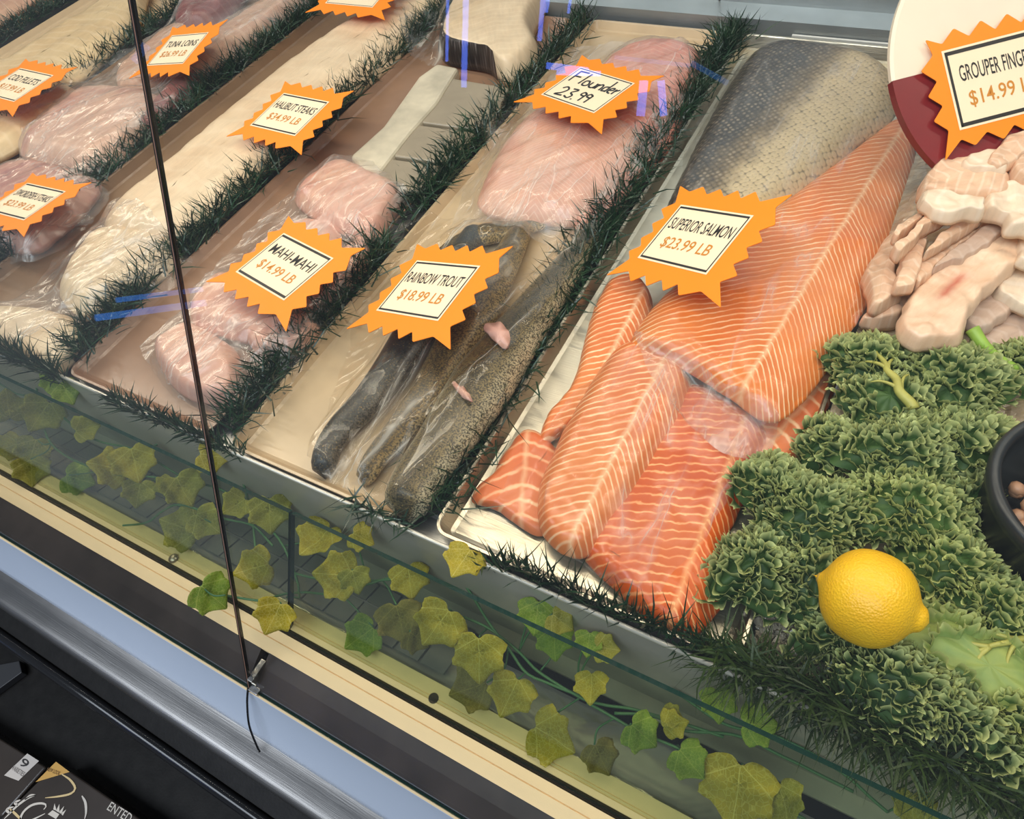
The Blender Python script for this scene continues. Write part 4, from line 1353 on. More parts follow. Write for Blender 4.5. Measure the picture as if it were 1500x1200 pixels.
price_tag('orange price tag reading SUPERIOR SALMON $23.99 LB', .0964, (-.163, .546, .075), (.859, -.38, .343), (.285, .912, .297), 'SUPERIOR SALMON', '$23.99 LB', bw=(.014, .026))
price_tag('orange price tag reading RAINBOW TROUT $18.99 LB', .0964, (-.384, .392, .075), (.949, -.118, .294), (.09, .99, .107), 'RAINBOW TROUT', '$18.99 LB', bw=(.016, .024))
price_tag('orange price tag reading MAHI-MAHI $14.99 LB', .0950, (-.573, .38, .062), (.975, -.218, .05), (.216, .975, .048), 'MAHI-MAHI', '$14.99 LB', nwid=.82, bw=(.012, .034))
price_tag('orange price tag with handwritten Flounder 23.99', .0976, (-.39, .793, .064), (.937, -.343, .067), (.341, .939, .047), '', '', hand=True, bw=(.012, .018))
price_tag('orange price tag reading HALIBUT STEAKS $34.99 LB', .0972, (-.778, .64, .062), (.992, -.112, .06), (.105, .988, .113), 'HALIBUT STEAKS', '$34.99 LB', bw=(.008, .026))
price_tag('orange price tag reading SWORDFISH STEAKS $23.99 LB', .0890, (-1.022, .362, .062), (.999, .006, .049), (-.003, .999, -.054), 'SWORDFISH STEAKS', '$23.99 LB', bw=(.006, .03))
price_tag('orange price tag reading TUNA LOINS $26.99 LB', .0988, (-1.118, .753, .062), (.99, .006, .142), (-.033, .982, .184), 'TUNA LOINS', '$26.99 LB', nwid=.82, bw=(.008, .014))
price_tag('orange price tag reading COD FILLETS $17.99 LB', .105, (-1.342, .589, .062), (.997, -.068, .03), (.067, .997, .026), 'COD FILLETS', '$17.99 LB', bw=(.006, .02))
price_tag('orange price tag reading SEA BASS at the top edge of the picture', .098, (-.905, .99, .062), (.985, .05, -.02), (-.05, .985, .10), 'SEA BASS', '$34.99 LB', nwid=.7, bw=(.006, .012))
GB = [(-.62, .53), (-.47, .45), (-.33, .57), (-.2, .46), (-.06, .58), (.06, .46), (.2, .58), (.32, .46), (.45, .58), (.56, .46), (.72, .56), (.62, .40), (.75, .28), (.62, .16), (.75, .03), (.62, -.08), (.75, -.2), (.62, -.32), (.74, -.52), (.55, -.46), (.42, -.57), (.3, -.46), (.16, -.57), (.03, -.46), (-.1, -.57), (-.24, -.46), (-.38, -.56), (-.5, -.47), (-.70, -.63), (-.60, -.36), (-.72, -.24), (-.60, -.12), (-.72, 0), (-.60, .12), (-.73, .25), (-.58, .37)]
GPOS, GXA, GYA = (.053, .76, .15), (.769, .64, .007), (-.495, .588, .64)
price_tag('large orange price tag reading GROUPER FINGERS $14.99 LB on the round sign', .0975, GPOS, GXA, GYA, 'GROUPER FINGERS', '$14.99 LB', bw=(.026, .036), burst=GB, nwid=.76)

# the round white and maroon sign behind the grouper tag
X = Vector(GXA).normalized()
Yv = Vector(GYA)
Yv = (Yv - X * X.dot(Yv)).normalized()
Zn = X.cross(Yv)
C = Vector(GPOS) - Zn * .006
o = thing('round_sign', 'round white sign with a maroon lower part behind the grouper price tag', 'sign', C)
R_ = .1385
cc = C + X * .0426 + Yv * .0133
b = MB()
b.lathe([(.0001, 0), (R_ - .003, 0), (R_, -.0015), (R_, -.006), (R_ - .003, -.0075), (.0001, -.0075)], cc, 96, Zn)
b.build('disc', plain('off_white_board', srgb(236, 222, 198), .4, 0, .4, 20, .03), o, False)
b = MB()
vs = []
y0 = .0107
n = 60
a0 = math.asin(y0 / R_)
arc = [math.pi - a0 + (2 * a0 + math.pi) * k / n for k in range(n + 1)]
vs = [cc + X * (math.cos(a) * (R_ + .0003)) + Yv * (math.sin(a) * (R_ + .0003)) + Zn * .0004 for a in arc]
vs2 = [v - Zn * .0085 for v in vs]
N_ = len(vs)
b.add(vs + vs2, [tuple(range(N_)), tuple(range(2 * N_ - 1, N_ - 1, -1))] + [(i, i + N_, (i + 1) % N_ + N_, (i + 1) % N_) for i in range(N_)])
b.build('maroon_band', plain('maroon_paint', srgb(122, 28, 32), .35, 0, .5, 30, .1), o)
b = MB()
foot = cc - Yv * .12 - Zn * .004
b.tube([foot - Zn * .006, Vector((foot.x, foot.y + .02, .02))], .004, 10)
b.build('stake', M_SATINBLACK, o, True)
# ------------------------------------------------------------------ ivy vine in the trough
def leaf_mat(name, c1, c2, vein):
    t = NT(name)
    uv = t.uv()
    body = t.ramp(t.noise(1.6, 4, .6, uv), [(.34, c2), (.62, c1)])
    vo = t.n('ShaderNodeTexVoronoi', {'Vector': t.n('ShaderNodeMapping', {'Vector': uv, 'Scale': (12, 12, 12)}).outputs[0], 'Scale': 1.0}, feature='DISTANCE_TO_EDGE')
    net = t.ramp(vo.outputs[0], [(.0, 1), (.09, 0)])
    # main veins fan out from the stalk at the UV origin
    ang = t.math('ARCTAN2', t.uvc(0), t.uvc(1))
    sv = t.math('ABSOLUTE', t.math('SINE', t.math('MULTIPLY', ang, 3.1)))
    rad = t.math('SQRT', t.math('ADD', t.math('MULTIPLY', t.uvc(0), t.uvc(0)), t.math('MULTIPLY', t.uvc(1), t.uvc(1))))
    mv = t.ramp(t.math('MULTIPLY', sv, rad), [(.0, 1), (.045, 0)])
    c = t.mix(t.math('MULTIPLY', net, .5), body, vein)
    c = t.mix(t.math('MULTIPLY', mv, .8), c, vein)
    s = t.bsdf(c, .5, 0, .3, t.bump(t.math('ADD', net, mv), .4, .001))
    tl = t.n('ShaderNodeBsdfTranslucent')
    t.t.links.new(c, tl.inputs[0])
    return t.done(t.mixs(.38, s, tl.outputs[0]))


VEIN = srgb(214, 206, 110)
M_LEAF = [leaf_mat('ivy_yellow', srgb(208, 186, 46), srgb(172, 158, 42), srgb(248, 236, 140)), leaf_mat('ivy_olive', srgb(180, 172, 58), srgb(148, 144, 52), srgb(228, 220, 136)),
          leaf_mat('ivy_green', srgb(150, 174, 52), srgb(116, 148, 54), srgb(206, 214, 116)), leaf_mat('ivy_brown', srgb(152, 136, 60), srgb(128, 118, 54), srgb(190, 176, 100))]
M_STEM = plain('vine_stem', srgb(70, 112, 76), .45, 0, .4)
LOUT = [(0, .02), (-.16, -.08), (-.36, -.06), (-.52, .04), (-.60, .14), (-.54, .26), (-.52, .36), (-.56, .50), (-.52, .60), (-.36, .64), (-.24, .74), (-.11, .88), (0, .97), (.12, .86), (.24, .74), (.37, .65), (.53, .60), (.55, .48), (.50, .36), (.55, .24), (.58, .12), (.50, .02), (.34, -.06), (.15, -.08)]


def ivy_leaf(parent, c, size, normal, rot, mat, curl):
    Z = normal.normalized()
    X = Z.cross(Vector((.2, .9, .3))).normalized()
    Y = Z.cross(X)
    X, Y = X * math.cos(rot) + Y * math.sin(rot), Y * math.cos(rot) - X * math.sin(rot)
    out = spline_closed([Vector((x, y, 0)) for x, y in LOUT], 60)
    vs, uv, fs = [], [], []
    rings = [0, .3, .6, .85, 1.0]
    for r in rings:
        for k, p in enumerate(out):
            x, y = p.x * r, (p.y - .3) * r + .3
            jag = 1 + (.03 * (k % 2)) * (r == 1)
            x, y = x * jag, y
            h = curl * (abs(x) ** 1.6) * .9 + curl * .5 * (y - .4) ** 2 + .05 * math.sin(5 * x + 3 * y + curl * 9) + .03 * math.sin(11 * y - 6 * x)
            vs.append(c + (X * x + Y * (y - .4) + Z * h) * size)
            uv.append((x, y))
    n = 60
    for k in range(len(rings) - 1):
        for i in range(n):
            j = (i + 1) % n
            fs.append((k * n + i, k * n + j, (k + 1) * n + j, (k + 1) * n + i))
    o = mk('leaf', vs, fs, mat, parent, True, uvs=uv)
    m = o.modifiers.new('thickness', 'SOLIDIFY')
    m.thickness = .0004
    return c - Y * .4 * size


LEAVES = [  # pixel, size in pixels, colour, z (None: chosen), turn
    (12, 595, 52, 1, 0), (60, 607, 56, 1, 2.6), (72, 556, 30, 2, 1), (97, 574, 42, 2, 3.6), (126, 628, 38, 1, 5.0), (48, 660, 46, 1, 2.9), (12, 655, 40, 0, 2), (46, 690, 46, 1, 3.2), (115, 702, 46, 2, 4.4),
    (160, 684, 58, 0, 1.3), (197, 678, 60, 0, 3.4), (203, 722, 44, 1, 3.0), (268, 717, 56, 1, 3.6), (240, 712, 30, 1, 2), (312, 668, 50, 0, 4.6), (345, 740, 44, 1, 2.2), (265, 772, 62, 1, 1.2), (303, 765, 50, 1, 4.0),
    (395, 752, 60, 1, 3.2), (372, 832, 58, 0, 1.8), (310, 872, 58, 2, 3.9), (402, 903, 56, 0, 2.7), (466, 790, 66, 0, 2.6), (530, 788, 40, 0, 4.2), (492, 842, 66, 0, 1.5), (520, 850, 44, 1, 3.4), (600, 850, 56, 0, 3.3),
    (530, 932, 56, 2, 2.2), (586, 910, 66, 3, 3.4), (612, 935, 46, 3, 4.0), (642, 915, 72, 0, 2.5), (702, 962, 78, 0, 3.1), (690, 1008, 66, 3, 1.9), (748, 1018, 66, 0, 2.7), (808, 1080, 76, 0, 4.2), (678, 822, 58, 0, 2.6),
    (786, 902, 56, 2, 3.0), (822, 910, 44, 1, 4.1), (812, 940, 54, 2, 3.2), (862, 942, 40, 2, 3.0), (888, 950, 40, 1, 4.6), (866, 1006, 50, 0, 3.1), (880, 1110, 52, 3, 3.6), (940, 1075, 56, 2, 4.0), (1010, 1116, 56, 2, 3.9),
    (988, 1060, 42, 0, 4.9), (1080, 1160, 104, 0, 2.9), (1148, 1178, 70, 1, 3.3), (1052, 1032, 52, 2, 3.1), (1112, 1062, 58, 2, 4.7), (1338, 1186, 60, 1, 3.0), (985, 1050, 34, 1, 4.5)]
FRONT = {(372, 832), (310, 872), (402, 903)}
HIGH = {(678, 822): .028, (97, 574): .004, (72, 556): .004, (312, 668): .0}
vine = thing('ivy_vine', 'artificial ivy vine with yellow green leaves lying in the trough behind the glass', 'vine', (-.4, .12, -.12))
random.seed(21)
pts_leaf = []
for (u, v, px, col, rot) in LEAVES:
    y0 = P(u, v, 0).y
    if (u, v) in FRONT:
        z = -.050
    elif (u, v) in HIGH:
        z = HIGH[(u, v)]
    else:
        # deepest position that stays behind the guard glass, above the tray
        z = -.03
        for zt in (-.03, -.04, -.05, -.06, -.068):
            p = P(u, v, zt)
            if p.y > .0672 + (zt + .0825) * .655 + .018 or zt < -.065:
                z = zt
                break
        if P(u, v, z).y > .155:
            z = -.004
    p = P(u, v, z)
    depth = (p - Vector((0, 0, CH))).dot(FWD)
    size = px * depth / F * .92
    nrm = (-ray(u, v)).normalized() + Vector((random.gauss(0, .22), random.gauss(0, .22), random.gauss(0, .15) + .1))
    st = ivy_leaf(vine, p, size, nrm, PI + rot + .6, M_LEAF[col], random.uniform(.12, .4))
    pts_leaf.append((u, v, st))
# stems: one long wandering runner, side stalks to the leaves
runs = [[(-30, 540), (20, 575), (60, 585), (130, 640), (200, 660), (270, 700), (330, 720), (380, 760), (415, 800), (440, 870), (420, 875)],
        [(20, 545), (45, 550), (55, 575), (75, 650), (150, 690), (230, 700)],
        [(220, 655), (260, 640), (300, 650), (345, 690), (360, 720), (370, 760), (375, 810)],
        [(180, 770), (215, 765), (260, 740), (330, 760), (370, 770), (400, 800)],
        [(330, 872), (380, 880), (420, 870), (445, 868), (500, 870), (540, 855), (620, 835), (660, 830)],
        [(430, 840), (480, 850), (560, 850), (600, 845), (650, 830), (670, 842), (690, 870), (718, 915), (745, 950), (770, 985), (800, 1000), (850, 1020)],
        [(680, 905), (715, 920), (760, 955), (790, 985), (850, 1022), (880, 1032), (930, 1040), (1000, 1060), (1060, 1080)],
        [(860, 1030), (900, 1052), (940, 1075), (990, 1095), (1040, 1125), (1100, 1160), (1180, 1200)],
        [(900, 1045), (960, 1050), (1000, 1070), (1080, 1078), (1150, 1110), (1250, 1160)],
        [(985, 1010), (1060, 1060), (1140, 1080), (1230, 1130), (1300, 1190)]]
b = MB()
for r in runs:
    q = []
    for u, v in r:
        z = -.045
        p = P(u, v, z)
        if p.y < .0672 + (z + .0825) * .655 + .012 and v > 100:
            z = -.066
        q.append(P(u, v, z))
    b.tube([p + Vector((0, 0, .002 * noise.noise(p * 60))) for p in spline_open(q, 50)], .00125, 6)
allr = [p for r in runs for p in r]
for (u, v, st) in pts_leaf:
    n_ = min(allr, key=lambda a: (a[0] - u) ** 2 + (a[1] - v) ** 2)
    e = P(n_[0], n_[1], -.05)
    mid = (st + e) / 2 + Vector((random.uniform(-.006, .006), random.uniform(-.004, .004), -.004))
    if (e - st).length < .09:
        b.tube(spline_open([st, mid, e], 10), .0009, 5)
b.build('stem', M_STEM, vine, True)

# ------------------------------------------------------------------ kale
def kale_mat(name, inner, inner2, edge):
    t = NT(name)
    at = t.n('ShaderNodeAttribute', attribute_name='edge').outputs['Fac']
    body = t.ramp(t.noise(45, 3), [(.32, inner2), (.66, inner)])
    c = t.mix(t.ramp(at, [(.42, 0), (.75, .5), (.95, 1)]), body, edge)
    s = t.bsdf(c, .48, 0, .35, t.bump(t.noise(260, 2), .3, .0008))
    tl = t.n('ShaderNodeBsdfTranslucent')
    t.t.links.new(c, tl.inputs[0])
    return t.done(t.mixs(.22, s, tl.outputs[0]))


M_KALE = kale_mat('kale_dark_green', srgb(86, 116, 60), srgb(62, 92, 52), srgb(206, 212, 146))
M_KALE_MID = kale_mat('kale_mid_green', srgb(104, 132, 64), srgb(78, 110, 58), srgb(214, 218, 146))
M_KALE_LIGHT = kale_mat('kale_light_green', srgb(168, 180, 98), srgb(140, 164, 96), srgb(206, 210, 140))
M_RIB = plain('kale_rib', srgb(172, 168, 88), .4, 0, .4, 60, .15)
M_RIB2 = plain('kale_stalk', srgb(140, 172, 70), .4, 0, .4, 60, .15)


def kale_leaf(label, c, z, rx, ry, rot, mat, seed, dome=.022, rings=(1.0, .88, .76, .64, .52, .40, .28, .15), rib=None, frill=.0085, tilt=(0, 0)):
    """curly kale leaf: a domed blade whose frilled margins stand up in tight ruffles"""
    c = Vector((c.x, c.y, z))
    o = thing('kale_leaf', label, 'kale leaf', (c.x, c.y, z - .004), 'curly kale leaves around the lemon')
    cr, sr = math.cos(rot), math.sin(rot)

    def surf(a, r):
        wob = 1 + .13 * math.sin(3 * a + seed) + .09 * math.sin(5 * a + 2 * seed) + .05 * math.sin(9 * a + seed * 3)
        x, y = math.cos(a) * rx * r * wob, math.sin(a) * ry * r * wob
        h = dome * (1 - r * r) + .004 * noise.noise(Vector((x * 50, y * 50, seed))) + tilt[0] * x + tilt[1] * y
        return c + Vector((x * cr - y * sr, x * sr + y * cr, h))
    b = MB()
    at = []
    n = 72
    rr = [0, .25, .5, .75, 1.0]
    vs = [surf(2 * PI * i / n, r) + Vector((0, 0, .003 * math.sin(7 * 2 * PI * i / n + seed) * r)) for r in rr for i in range(n)]
    fs = [(k * n + i, k * n + (i + 1) % n, (k + 1) * n + (i + 1) % n, (k + 1) * n + i) for k in range(len(rr) - 1) for i in range(n)]
    b.add(vs, fs)
    at += [.25 * r for r in rr for i in range(n)]
    rows = 6
    for ri, r0 in enumerate(rings):
        per = 2 * PI * r0 * math.sqrt((rx * rx + ry * ry) / 2)
        m = max(24, int(per / .00042))
        l1 = .0072
        k1 = max(3, round(per / l1))
        k2 = max(7, round(per / .0033))
        k3 = max(12, round(per / .0017))
        ph = [random.uniform(0, 6.28) for _ in range(4)]
        ve = []
        for i in range(m):
            a = 2 * PI * i / m
            rad = r0 + .06 * math.sin(4 * a + ph[0]) + .05 * noise.noise(Vector((math.cos(a) * 2, math.sin(a) * 2, seed + ri)))
            p = surf(a, max(rad, .05))
            q = surf(a + .02, max(rad, .05))
            tg = (q - p).normalized()
            outv = Vector((tg.y, -tg.x, 0)).normalized()
            loc_amp = .75 + .5 * noise.noise(Vector((math.cos(a) * 5, math.sin(a) * 5, seed * 2 + ri)))
            s1, s2, s3 = math.sin(k1 * a + ph[1] + 1.2 * math.sin(3 * a)), math.sin(k2 * a + ph[2] + 1.5 * math.sin(5 * a + 1)), math.sin(k3 * a + ph[3] + 1.5 * math.sin(7 * a))
            c1, c2 = math.cos(k1 * a + ph[1]), math.cos(k2 * a + ph[2] + .7)
            lean = .35 + .35 * r0
            for j in range(rows):
                w = j / (rows - 1)
                lat = (.0027 * s1 * w + .0021 * s2 * w ** 1.3 + .0009 * s3 * w ** 2) * loc_amp
                lon = (.0022 * c1 * w ** 1.5 + .0013 * c2 * w ** 2) * loc_amp
                hgt = frill * w * (1 - .25 * s1 * w) * (.85 + .3 * loc_amp) + .0014 * s2 * w * w
                pt = p + outv * (lat + lean * frill * w) + tg * lon + Vector((0, 0, hgt * (1.0 if r0 < .95 else .6)))
                ve.append(pt)
                at.append(.15 + .85 * w)
        base_f = []
        for i in range(m):
            i2 = (i + 1) % m
            for j in range(rows - 1):
                base_f.append((i * rows + j, i2 * rows + j, i2 * rows + j + 1, i * rows + j + 1))
        b.add(ve, base_f)
    mk('leaf_blade', b.v, b.f, mat, o, True, attr=at)
    if rib:
        rb = MB()
        L = len(rib)
        q = [P(u, v, zz) for u, v, zz in rib]
        sp = spline_open(q, 24)
        rr0 = .0046 if v < 700 else .0028
        rb.tube([p + Vector((.0012 * math.sin(i * .9), .0008 * math.cos(i * .7), 0)) for i, p in enumerate(sp)], [rr0 * (1 - .78 * i / 23) for i in range(24)], 10)
        for k in (5, 13):
            d = (sp[k + 1] - sp[k]).normalized()
            for sgn in (1, -1):
                s = Vector((d.y, -d.x, 0)) * sgn
                rb.tube(spline_open([sp[k], sp[k] + d * .008 + s * .004, sp[k] + d * .015 + s * .010 - Vector((0, 0, .002)), sp[k] + d * .018 + s * .016 - Vector((0, 0, .005))], 12), [.0020 - .00012 * q_ for q_ in range(12)], 6)
        rb.build('rib', M_RIB, o, True)
    return o


random.seed(5)
KALE = [  # pixel, z, radii (m), turn, material, label, extras
    (1275, 530, .030, .040, .032, .4, M_KALE, 'curly kale leaf at the top left against the salmon and grouper', dict()),
    (1300, 590, .036, .034, .030, 1.0, M_KALE, 'curly kale leaf with a pale yellow rib showing in its middle', dict(rib=[(1338, 600, .060), (1322, 576, .064), (1308, 552, .063), (1292, 528, .057), (1280, 510, .050)], rings=(1.0, .88, .76, .64, .5))),
    (1400, 560, .034, .050, .040, 1.3, M_KALE, 'large dark curly kale leaf at the upper right below the grouper', dict()),
    (1410, 650, .030, .042, .038, .2, M_KALE, 'curly kale leaf in the middle right beside the black crock', dict()),
    (1320, 660, .040, .044, .036, .9, M_KALE, 'dome shaped curly kale leaf in the centre of the bunch', dict()),
    (1225, 650, .020, .030, .024, .5, M_KALE, 'small curly kale leaf beside the right edge of the salmon pan', dict()),
    (1135, 715, .026, .034, .026, 2.2, M_KALE, 'curly kale leaf at the far left lying onto the salmon pan', dict()),
    (1110, 830, .022, .036, .030, 1.0, M_KALE, 'curly kale leaf at the lower left beside the corner of the salmon fillet', dict()),
    (1200, 750, .032, .044, .034, .3, M_KALE, 'curly kale leaf in the left middle above the lemon', dict()),
    (1330, 740, .036, .046, .032, .1, M_KALE_MID, 'curly kale leaf directly above the lemon', dict()),
    (1420, 740, .026, .032, .026, .7, M_KALE, 'curly kale leaf tucked by the black crock above the lemon', dict()),
    (1195, 840, .020, .034, .030, 2.0, M_KALE, 'dark curly kale leaf left of the lemon', dict()),
    (1400, 830, .026, .042, .030, -.2, M_KALE_MID, 'mid green curly kale leaf right of the lemon', dict()),
    (1455, 890, .022, .040, .030, -.3, M_KALE_MID, 'mid green kale leaf at the right edge between lemon and pale leaf', dict()),
    (1230, 930, .014, .026, .020, .6, M_KALE, 'small dark kale leaf below the left end of the lemon', dict()),
    (1320, 1000, .024, .046, .030, -.2, M_KALE, 'curly kale leaf below the lemon beside the drooping garland', dict()),
    (1400, 1050, .020, .044, .024, -.25, M_KALE, 'curly kale leaf at the bottom right over the garland', dict()),
    (1450, 975, .030, .058, .036, -.15, M_KALE_LIGHT, 'pale flat kale leaf at the lower right with frilled margin', dict(rings=(1.0, .9, .78, .5), dome=.012, frill=.009, rib=[(1520, 930, .040), (1480, 940, .042), (1430, 952, .041), (1385, 958, .036)])),
    (1490, 1060, .016, .036, .022, -.2, M_KALE_MID, 'curly kale leaf at the lower right corner of the picture', dict()),
    (1492, 530, .022, .026, .020, .8, M_KALE, 'small kale leaf with a bright green stalk at the right edge by the grouper', dict(stalk=1)),
]
for i, (u, v, z, rx, ry, rot, m, lab, ex) in enumerate(KALE):
    ex = dict(ex)
    stalk = ex.pop('stalk', 0)
    c = P(u, v, z + .012)
    o = kale_leaf(lab, c, z, rx, ry, rot, m, 1.7 * i + .3, **ex)
    if stalk:
        b = MB()
        sp = spline_open([P(1424, 482, .060), P(1440, 505, .054), P(1462, 525, .046), P(1490, 540, .040)], 20)
        b.tube(sp, [.0058 - .0025 * k / 19 for k in range(20)], 10)
        b.build('stalk', M_RIB2, o, True)

# ------------------------------------------------------------------ lemon
LC = P(1272, 876, .062)
ax = (P(1366, 918, .066) - P(1194, 846, .058))
axn = ax.normalized()
L = .5 * ax.length * 1.0
lem = thing('lemon', 'whole yellow lemon lying on the kale', 'lemon', (LC.x, LC.y, .03))
prof = []
n = 48
RL = .0325
for i in range(n + 1):
    h = -1 + 2 * i / n
    body = max(0, 1 - (abs(h) / .82) ** 2.3) ** .5 if abs(h) < .82 else 0
    nip = 0
    if h > .62:
        nip = .29 * math.sqrt(max(0, 1 - ((h - .82) / .18) ** 2)) if h < 1 else 0
    elif h < -.8:
        nip = .20 * math.sqrt(max(0, 1 - ((h + .78) / .13) ** 2)) if h > -.91 else 0
    r = (body ** 4 + nip ** 4) ** .25
    prof.append((max(r * RL, .0001), h * L))
sm_ = [prof[0]] + [((prof[i - 1][0] + 2 * prof[i][0] + prof[i + 1][0]) / 4, prof[i][1]) for i in range(1, n)] + [prof[-1]]
b = MB()
b.lathe(sm_, LC, 64, axn)
t = NT('lemon_peel')
c = t.ramp(t.noise(18, 4), [(.3, srgb(238, 176, 20)), (.65, srgb(246, 196, 30))])
sp = t.ramp(t.noise(60, 5, .65), [(.70, 0), (.78, 1)])
c = t.mix(t.math('MULTIPLY', sp, .5), c, srgb(150, 96, 24))
v1 = t.n('ShaderNodeTexVoronoi', {'Vector': t.coord(), 'Scale': 620.0}, feature='F1').outputs[0]
M_LEMON = t.done(t.bsdf(c, .36, 0, .45, t.bump(v1, .35, .0012), coat=.1))
b.build('peel', M_LEMON, lem, True)
b = MB()
b.lathe([(.0001, 0), (.0028, .0003), (.0040, -.0012), (.0034, -.003)], LC - axn * (L * .90), 16, -axn)
b.build('stem_end', plain('lemon_stem_end', srgb(176, 140, 50), .6), lem, True)

# ------------------------------------------------------------------ black crock at the right edge
cc = P(1632, 728, .085)
cr = thing('black_crock', 'black round crock with a thick rim at the right edge of the picture', 'crock', (cc.x, cc.y, .012))
b = MB()
h0 = -.07
b.lathe([(.0001, h0), (.060, h0), (.066, h0 + .004), (.0695, -.016), (.072, -.012), (.0735, -.006), (.0725, .0), (.070, .0018), (.066, .0005), (.0645, -.006), (.062, -.03), (.0001, -.03)], cc, 72)
o = b.build('bowl', plain('matt_black_plastic', (.018, .021, .023), .34, 0, .5, 60, .2), cr, True)
b = MB()
for k in range(110):
    a, r = random.uniform(0, 6.28), random.uniform(0, .056)
    p = cc + Vector((math.cos(a) * r, math.sin(a) * r, -.020 + random.uniform(0, .010)))
    b.lathe([(.0001, -.005), (.005, -.003), (.006, .001), (.004, .004), (.0001, .005)], p, 8, (random.gauss(0, 1), random.gauss(0, 1), 1))
o = b.build('filling', plain('brown_filling', srgb(150, 112, 86), .4, 0, .5, 40, .3), cr, True)

# ------------------------------------------------------------------ boxes on the shelf
M_BOX = plain('black_box_card', (.022, .019, .017), .3, 0, .5, 40, .2, coat=.3)
M_BOXLID = plain('dark_smoked_lid', srgb(62, 54, 48), .18, 0, .5, 14, .18, coat=.4)
M_WHITEINK = plain('pale_print', srgb(214, 204, 190), .4)
M_GOLD = plain('gold_foil', srgb(222, 172, 92), .35, .3)
M_GOLDRIB = plain('gold_ribbon', srgb(236, 206, 150), .3, .4)
TZ = -.332


def gift_box(label, q, group='black gift boxes on the shelf'):
    """q: four pixel corners of the lid, anticlockwise"""
    pts = [P(u, v, TZ) for u, v in q]
    c = sum(pts, Vector()) / 4
    o = thing('gift_box', label, 'box', (c.x, c.y, SZ), group)
    if sum(a.x * b_.y - b_.x * a.y for a, b_ in zip(pts, pts[1:] + pts[:1])) < 0:
        pts.reverse()
    b = MB()
    b.slab([p - Vector((0, 0, .006)) for p in pts], TZ - .006 - SZ - .0005, (0, 0, 1))
    bevel(b.build('box_base', M_BOX, o), .0012)
    b = MB()
    b.slab([c + (p - c) * 1.012 for p in pts], .0055, (0, 0, 1))
    bevel(b.build('box_lid', M_BOXLID, o), .0025, 3)
    return o


bx1 = gift_box('black lidded gift box with a white 9 VARIETIES sticker at the bottom left corner', [(66, 1124), (-70, 1040), (-140, 1160), (2, 1196)])
bx2 = gift_box('black lidded gift box with white script lettering and a gold corner flash', [(83, 1118), (262, 1240), (90, 1370), (-62, 1264)])


def on_lid(o, nm, polys, mat, h=.0006):
    b = MB()
    for poly in polys:
        pts = [P(u, v, TZ + h) for u, v in poly]
        if sum(a.x * b_.y - b_.x * a.y for a, b_ in zip(pts, pts[1:] + pts[:1])) < 0:
            pts.reverse()
        b.add(pts, [tuple(range(len(pts)))])
    return b.build(nm, mat, o)


def lid_text(o, nm, s, p0, p1, hpx, mat, h=.001):
    """letters along the pixel line p0 -> p1 on the lid plane"""
    A, B_ = P(*p0, TZ + h), P(*p1, TZ + h)
    X_ = B_ - A
    up_ = Vector((-X_.y, X_.x, 0)).normalized() * hpx * .0010
    V, Fc = text_mesh(s, 1, 1, .5, .5)
    mk(nm, [A + X_ * x + up_ * y for x, y in V], Fc, mat, o, False)


def ribbon(o, nm, paths, wpx, mat, h=.0008):
    b = MB()
    for path in paths:
        pts = spline_open([P(u, v, TZ + h) for u, v in path], 24)
        vs = []
        for i, p in enumerate(pts):
            d = (pts[min(i + 1, 23)] - pts[max(i - 1, 0)]).normalized()
            w = wpx * (.25 + .75 * math.sin(PI * min(1, (i + 1) / 24 * 1.0)) ** .8)
            s = Vector((-d.y, d.x, 0)) * w * .001
            vs += [p + s, p - s]
        b.add(vs, [(2 * i, 2 * i + 1, 2 * i + 3, 2 * i + 2) for i in range(23)])
    return b.build(nm, mat, o)


on_lid(bx1, 'sticker', [[(40, 1104), (57, 1115), (27, 1144), (6, 1136)]], plain('white_sticker', srgb(206, 196, 186), .5))
lid_text(bx1, 'sticker_number', '9', (27, 1120), (36, 1127), 9, M_INK)
lid_text(bx1, 'sticker_lettering', 'VARIETIES', (16, 1127), (33, 1138), 5, plain('grey_print', srgb(130, 122, 116), .5))
on_lid(bx2, 'gold_flash', [[(82, 1116), (102, 1131), (52, 1146)]], M_GOLD)
lid_text(bx2, 'flash_lettering', 'NEW LOOK', (68, 1129), (86, 1136), 4, plain('flash_ink', srgb(120, 82, 36), .5), .0012)
for pth in [[(90, 1134), (103, 1143), (110, 1155), (103, 1163), (85, 1167), (66, 1169)], [(14, 1185), (22, 1192), (34, 1204)]]:
    ribbon(bx2, 'gold_ribbon', [pth], 1.3, M_GOLDRIB)
for pth in [[(64, 1186), (68, 1180), (60, 1177), (46, 1180), (34, 1190), (30, 1202), (40, 1204), (54, 1198), (66, 1192)], [(120, 1166), (125, 1176), (126, 1190), (124, 1200)], [(52, 1165), (40, 1170), (26, 1180), (14, 1192), (6, 1200)],
                              [(52, 1165), (44, 1166), (36, 1172)], [(26, 1180), (22, 1176), (30, 1172)], [(14, 1192), (10, 1186), (20, 1182)]]:
    ribbon(bx2, 'white_script', [pth], 1.5, M_WHITEINK)
on_lid(bx2, 'crown_print', [[(70, 1193), (77, 1187), (87, 1193), (82, 1200)], [(78, 1186), (80, 1177), (83, 1188)], [(82, 1188), (87, 1178), (87, 1191)], [(86, 1190), (94, 1181), (90, 1193)], [(89, 1192), (97, 1186), (92, 1195)]], M_WHITEINK)
lid_text(bx2, 'box_lettering', 'ENTED', (156, 1186), (188, 1206), 9, M_WHITEINK)
b = MB()
pts = [P(u, v, SZ + .0125) for u, v in ((-60, 985), (28, 968), (32, 985), (-60, 1052))]
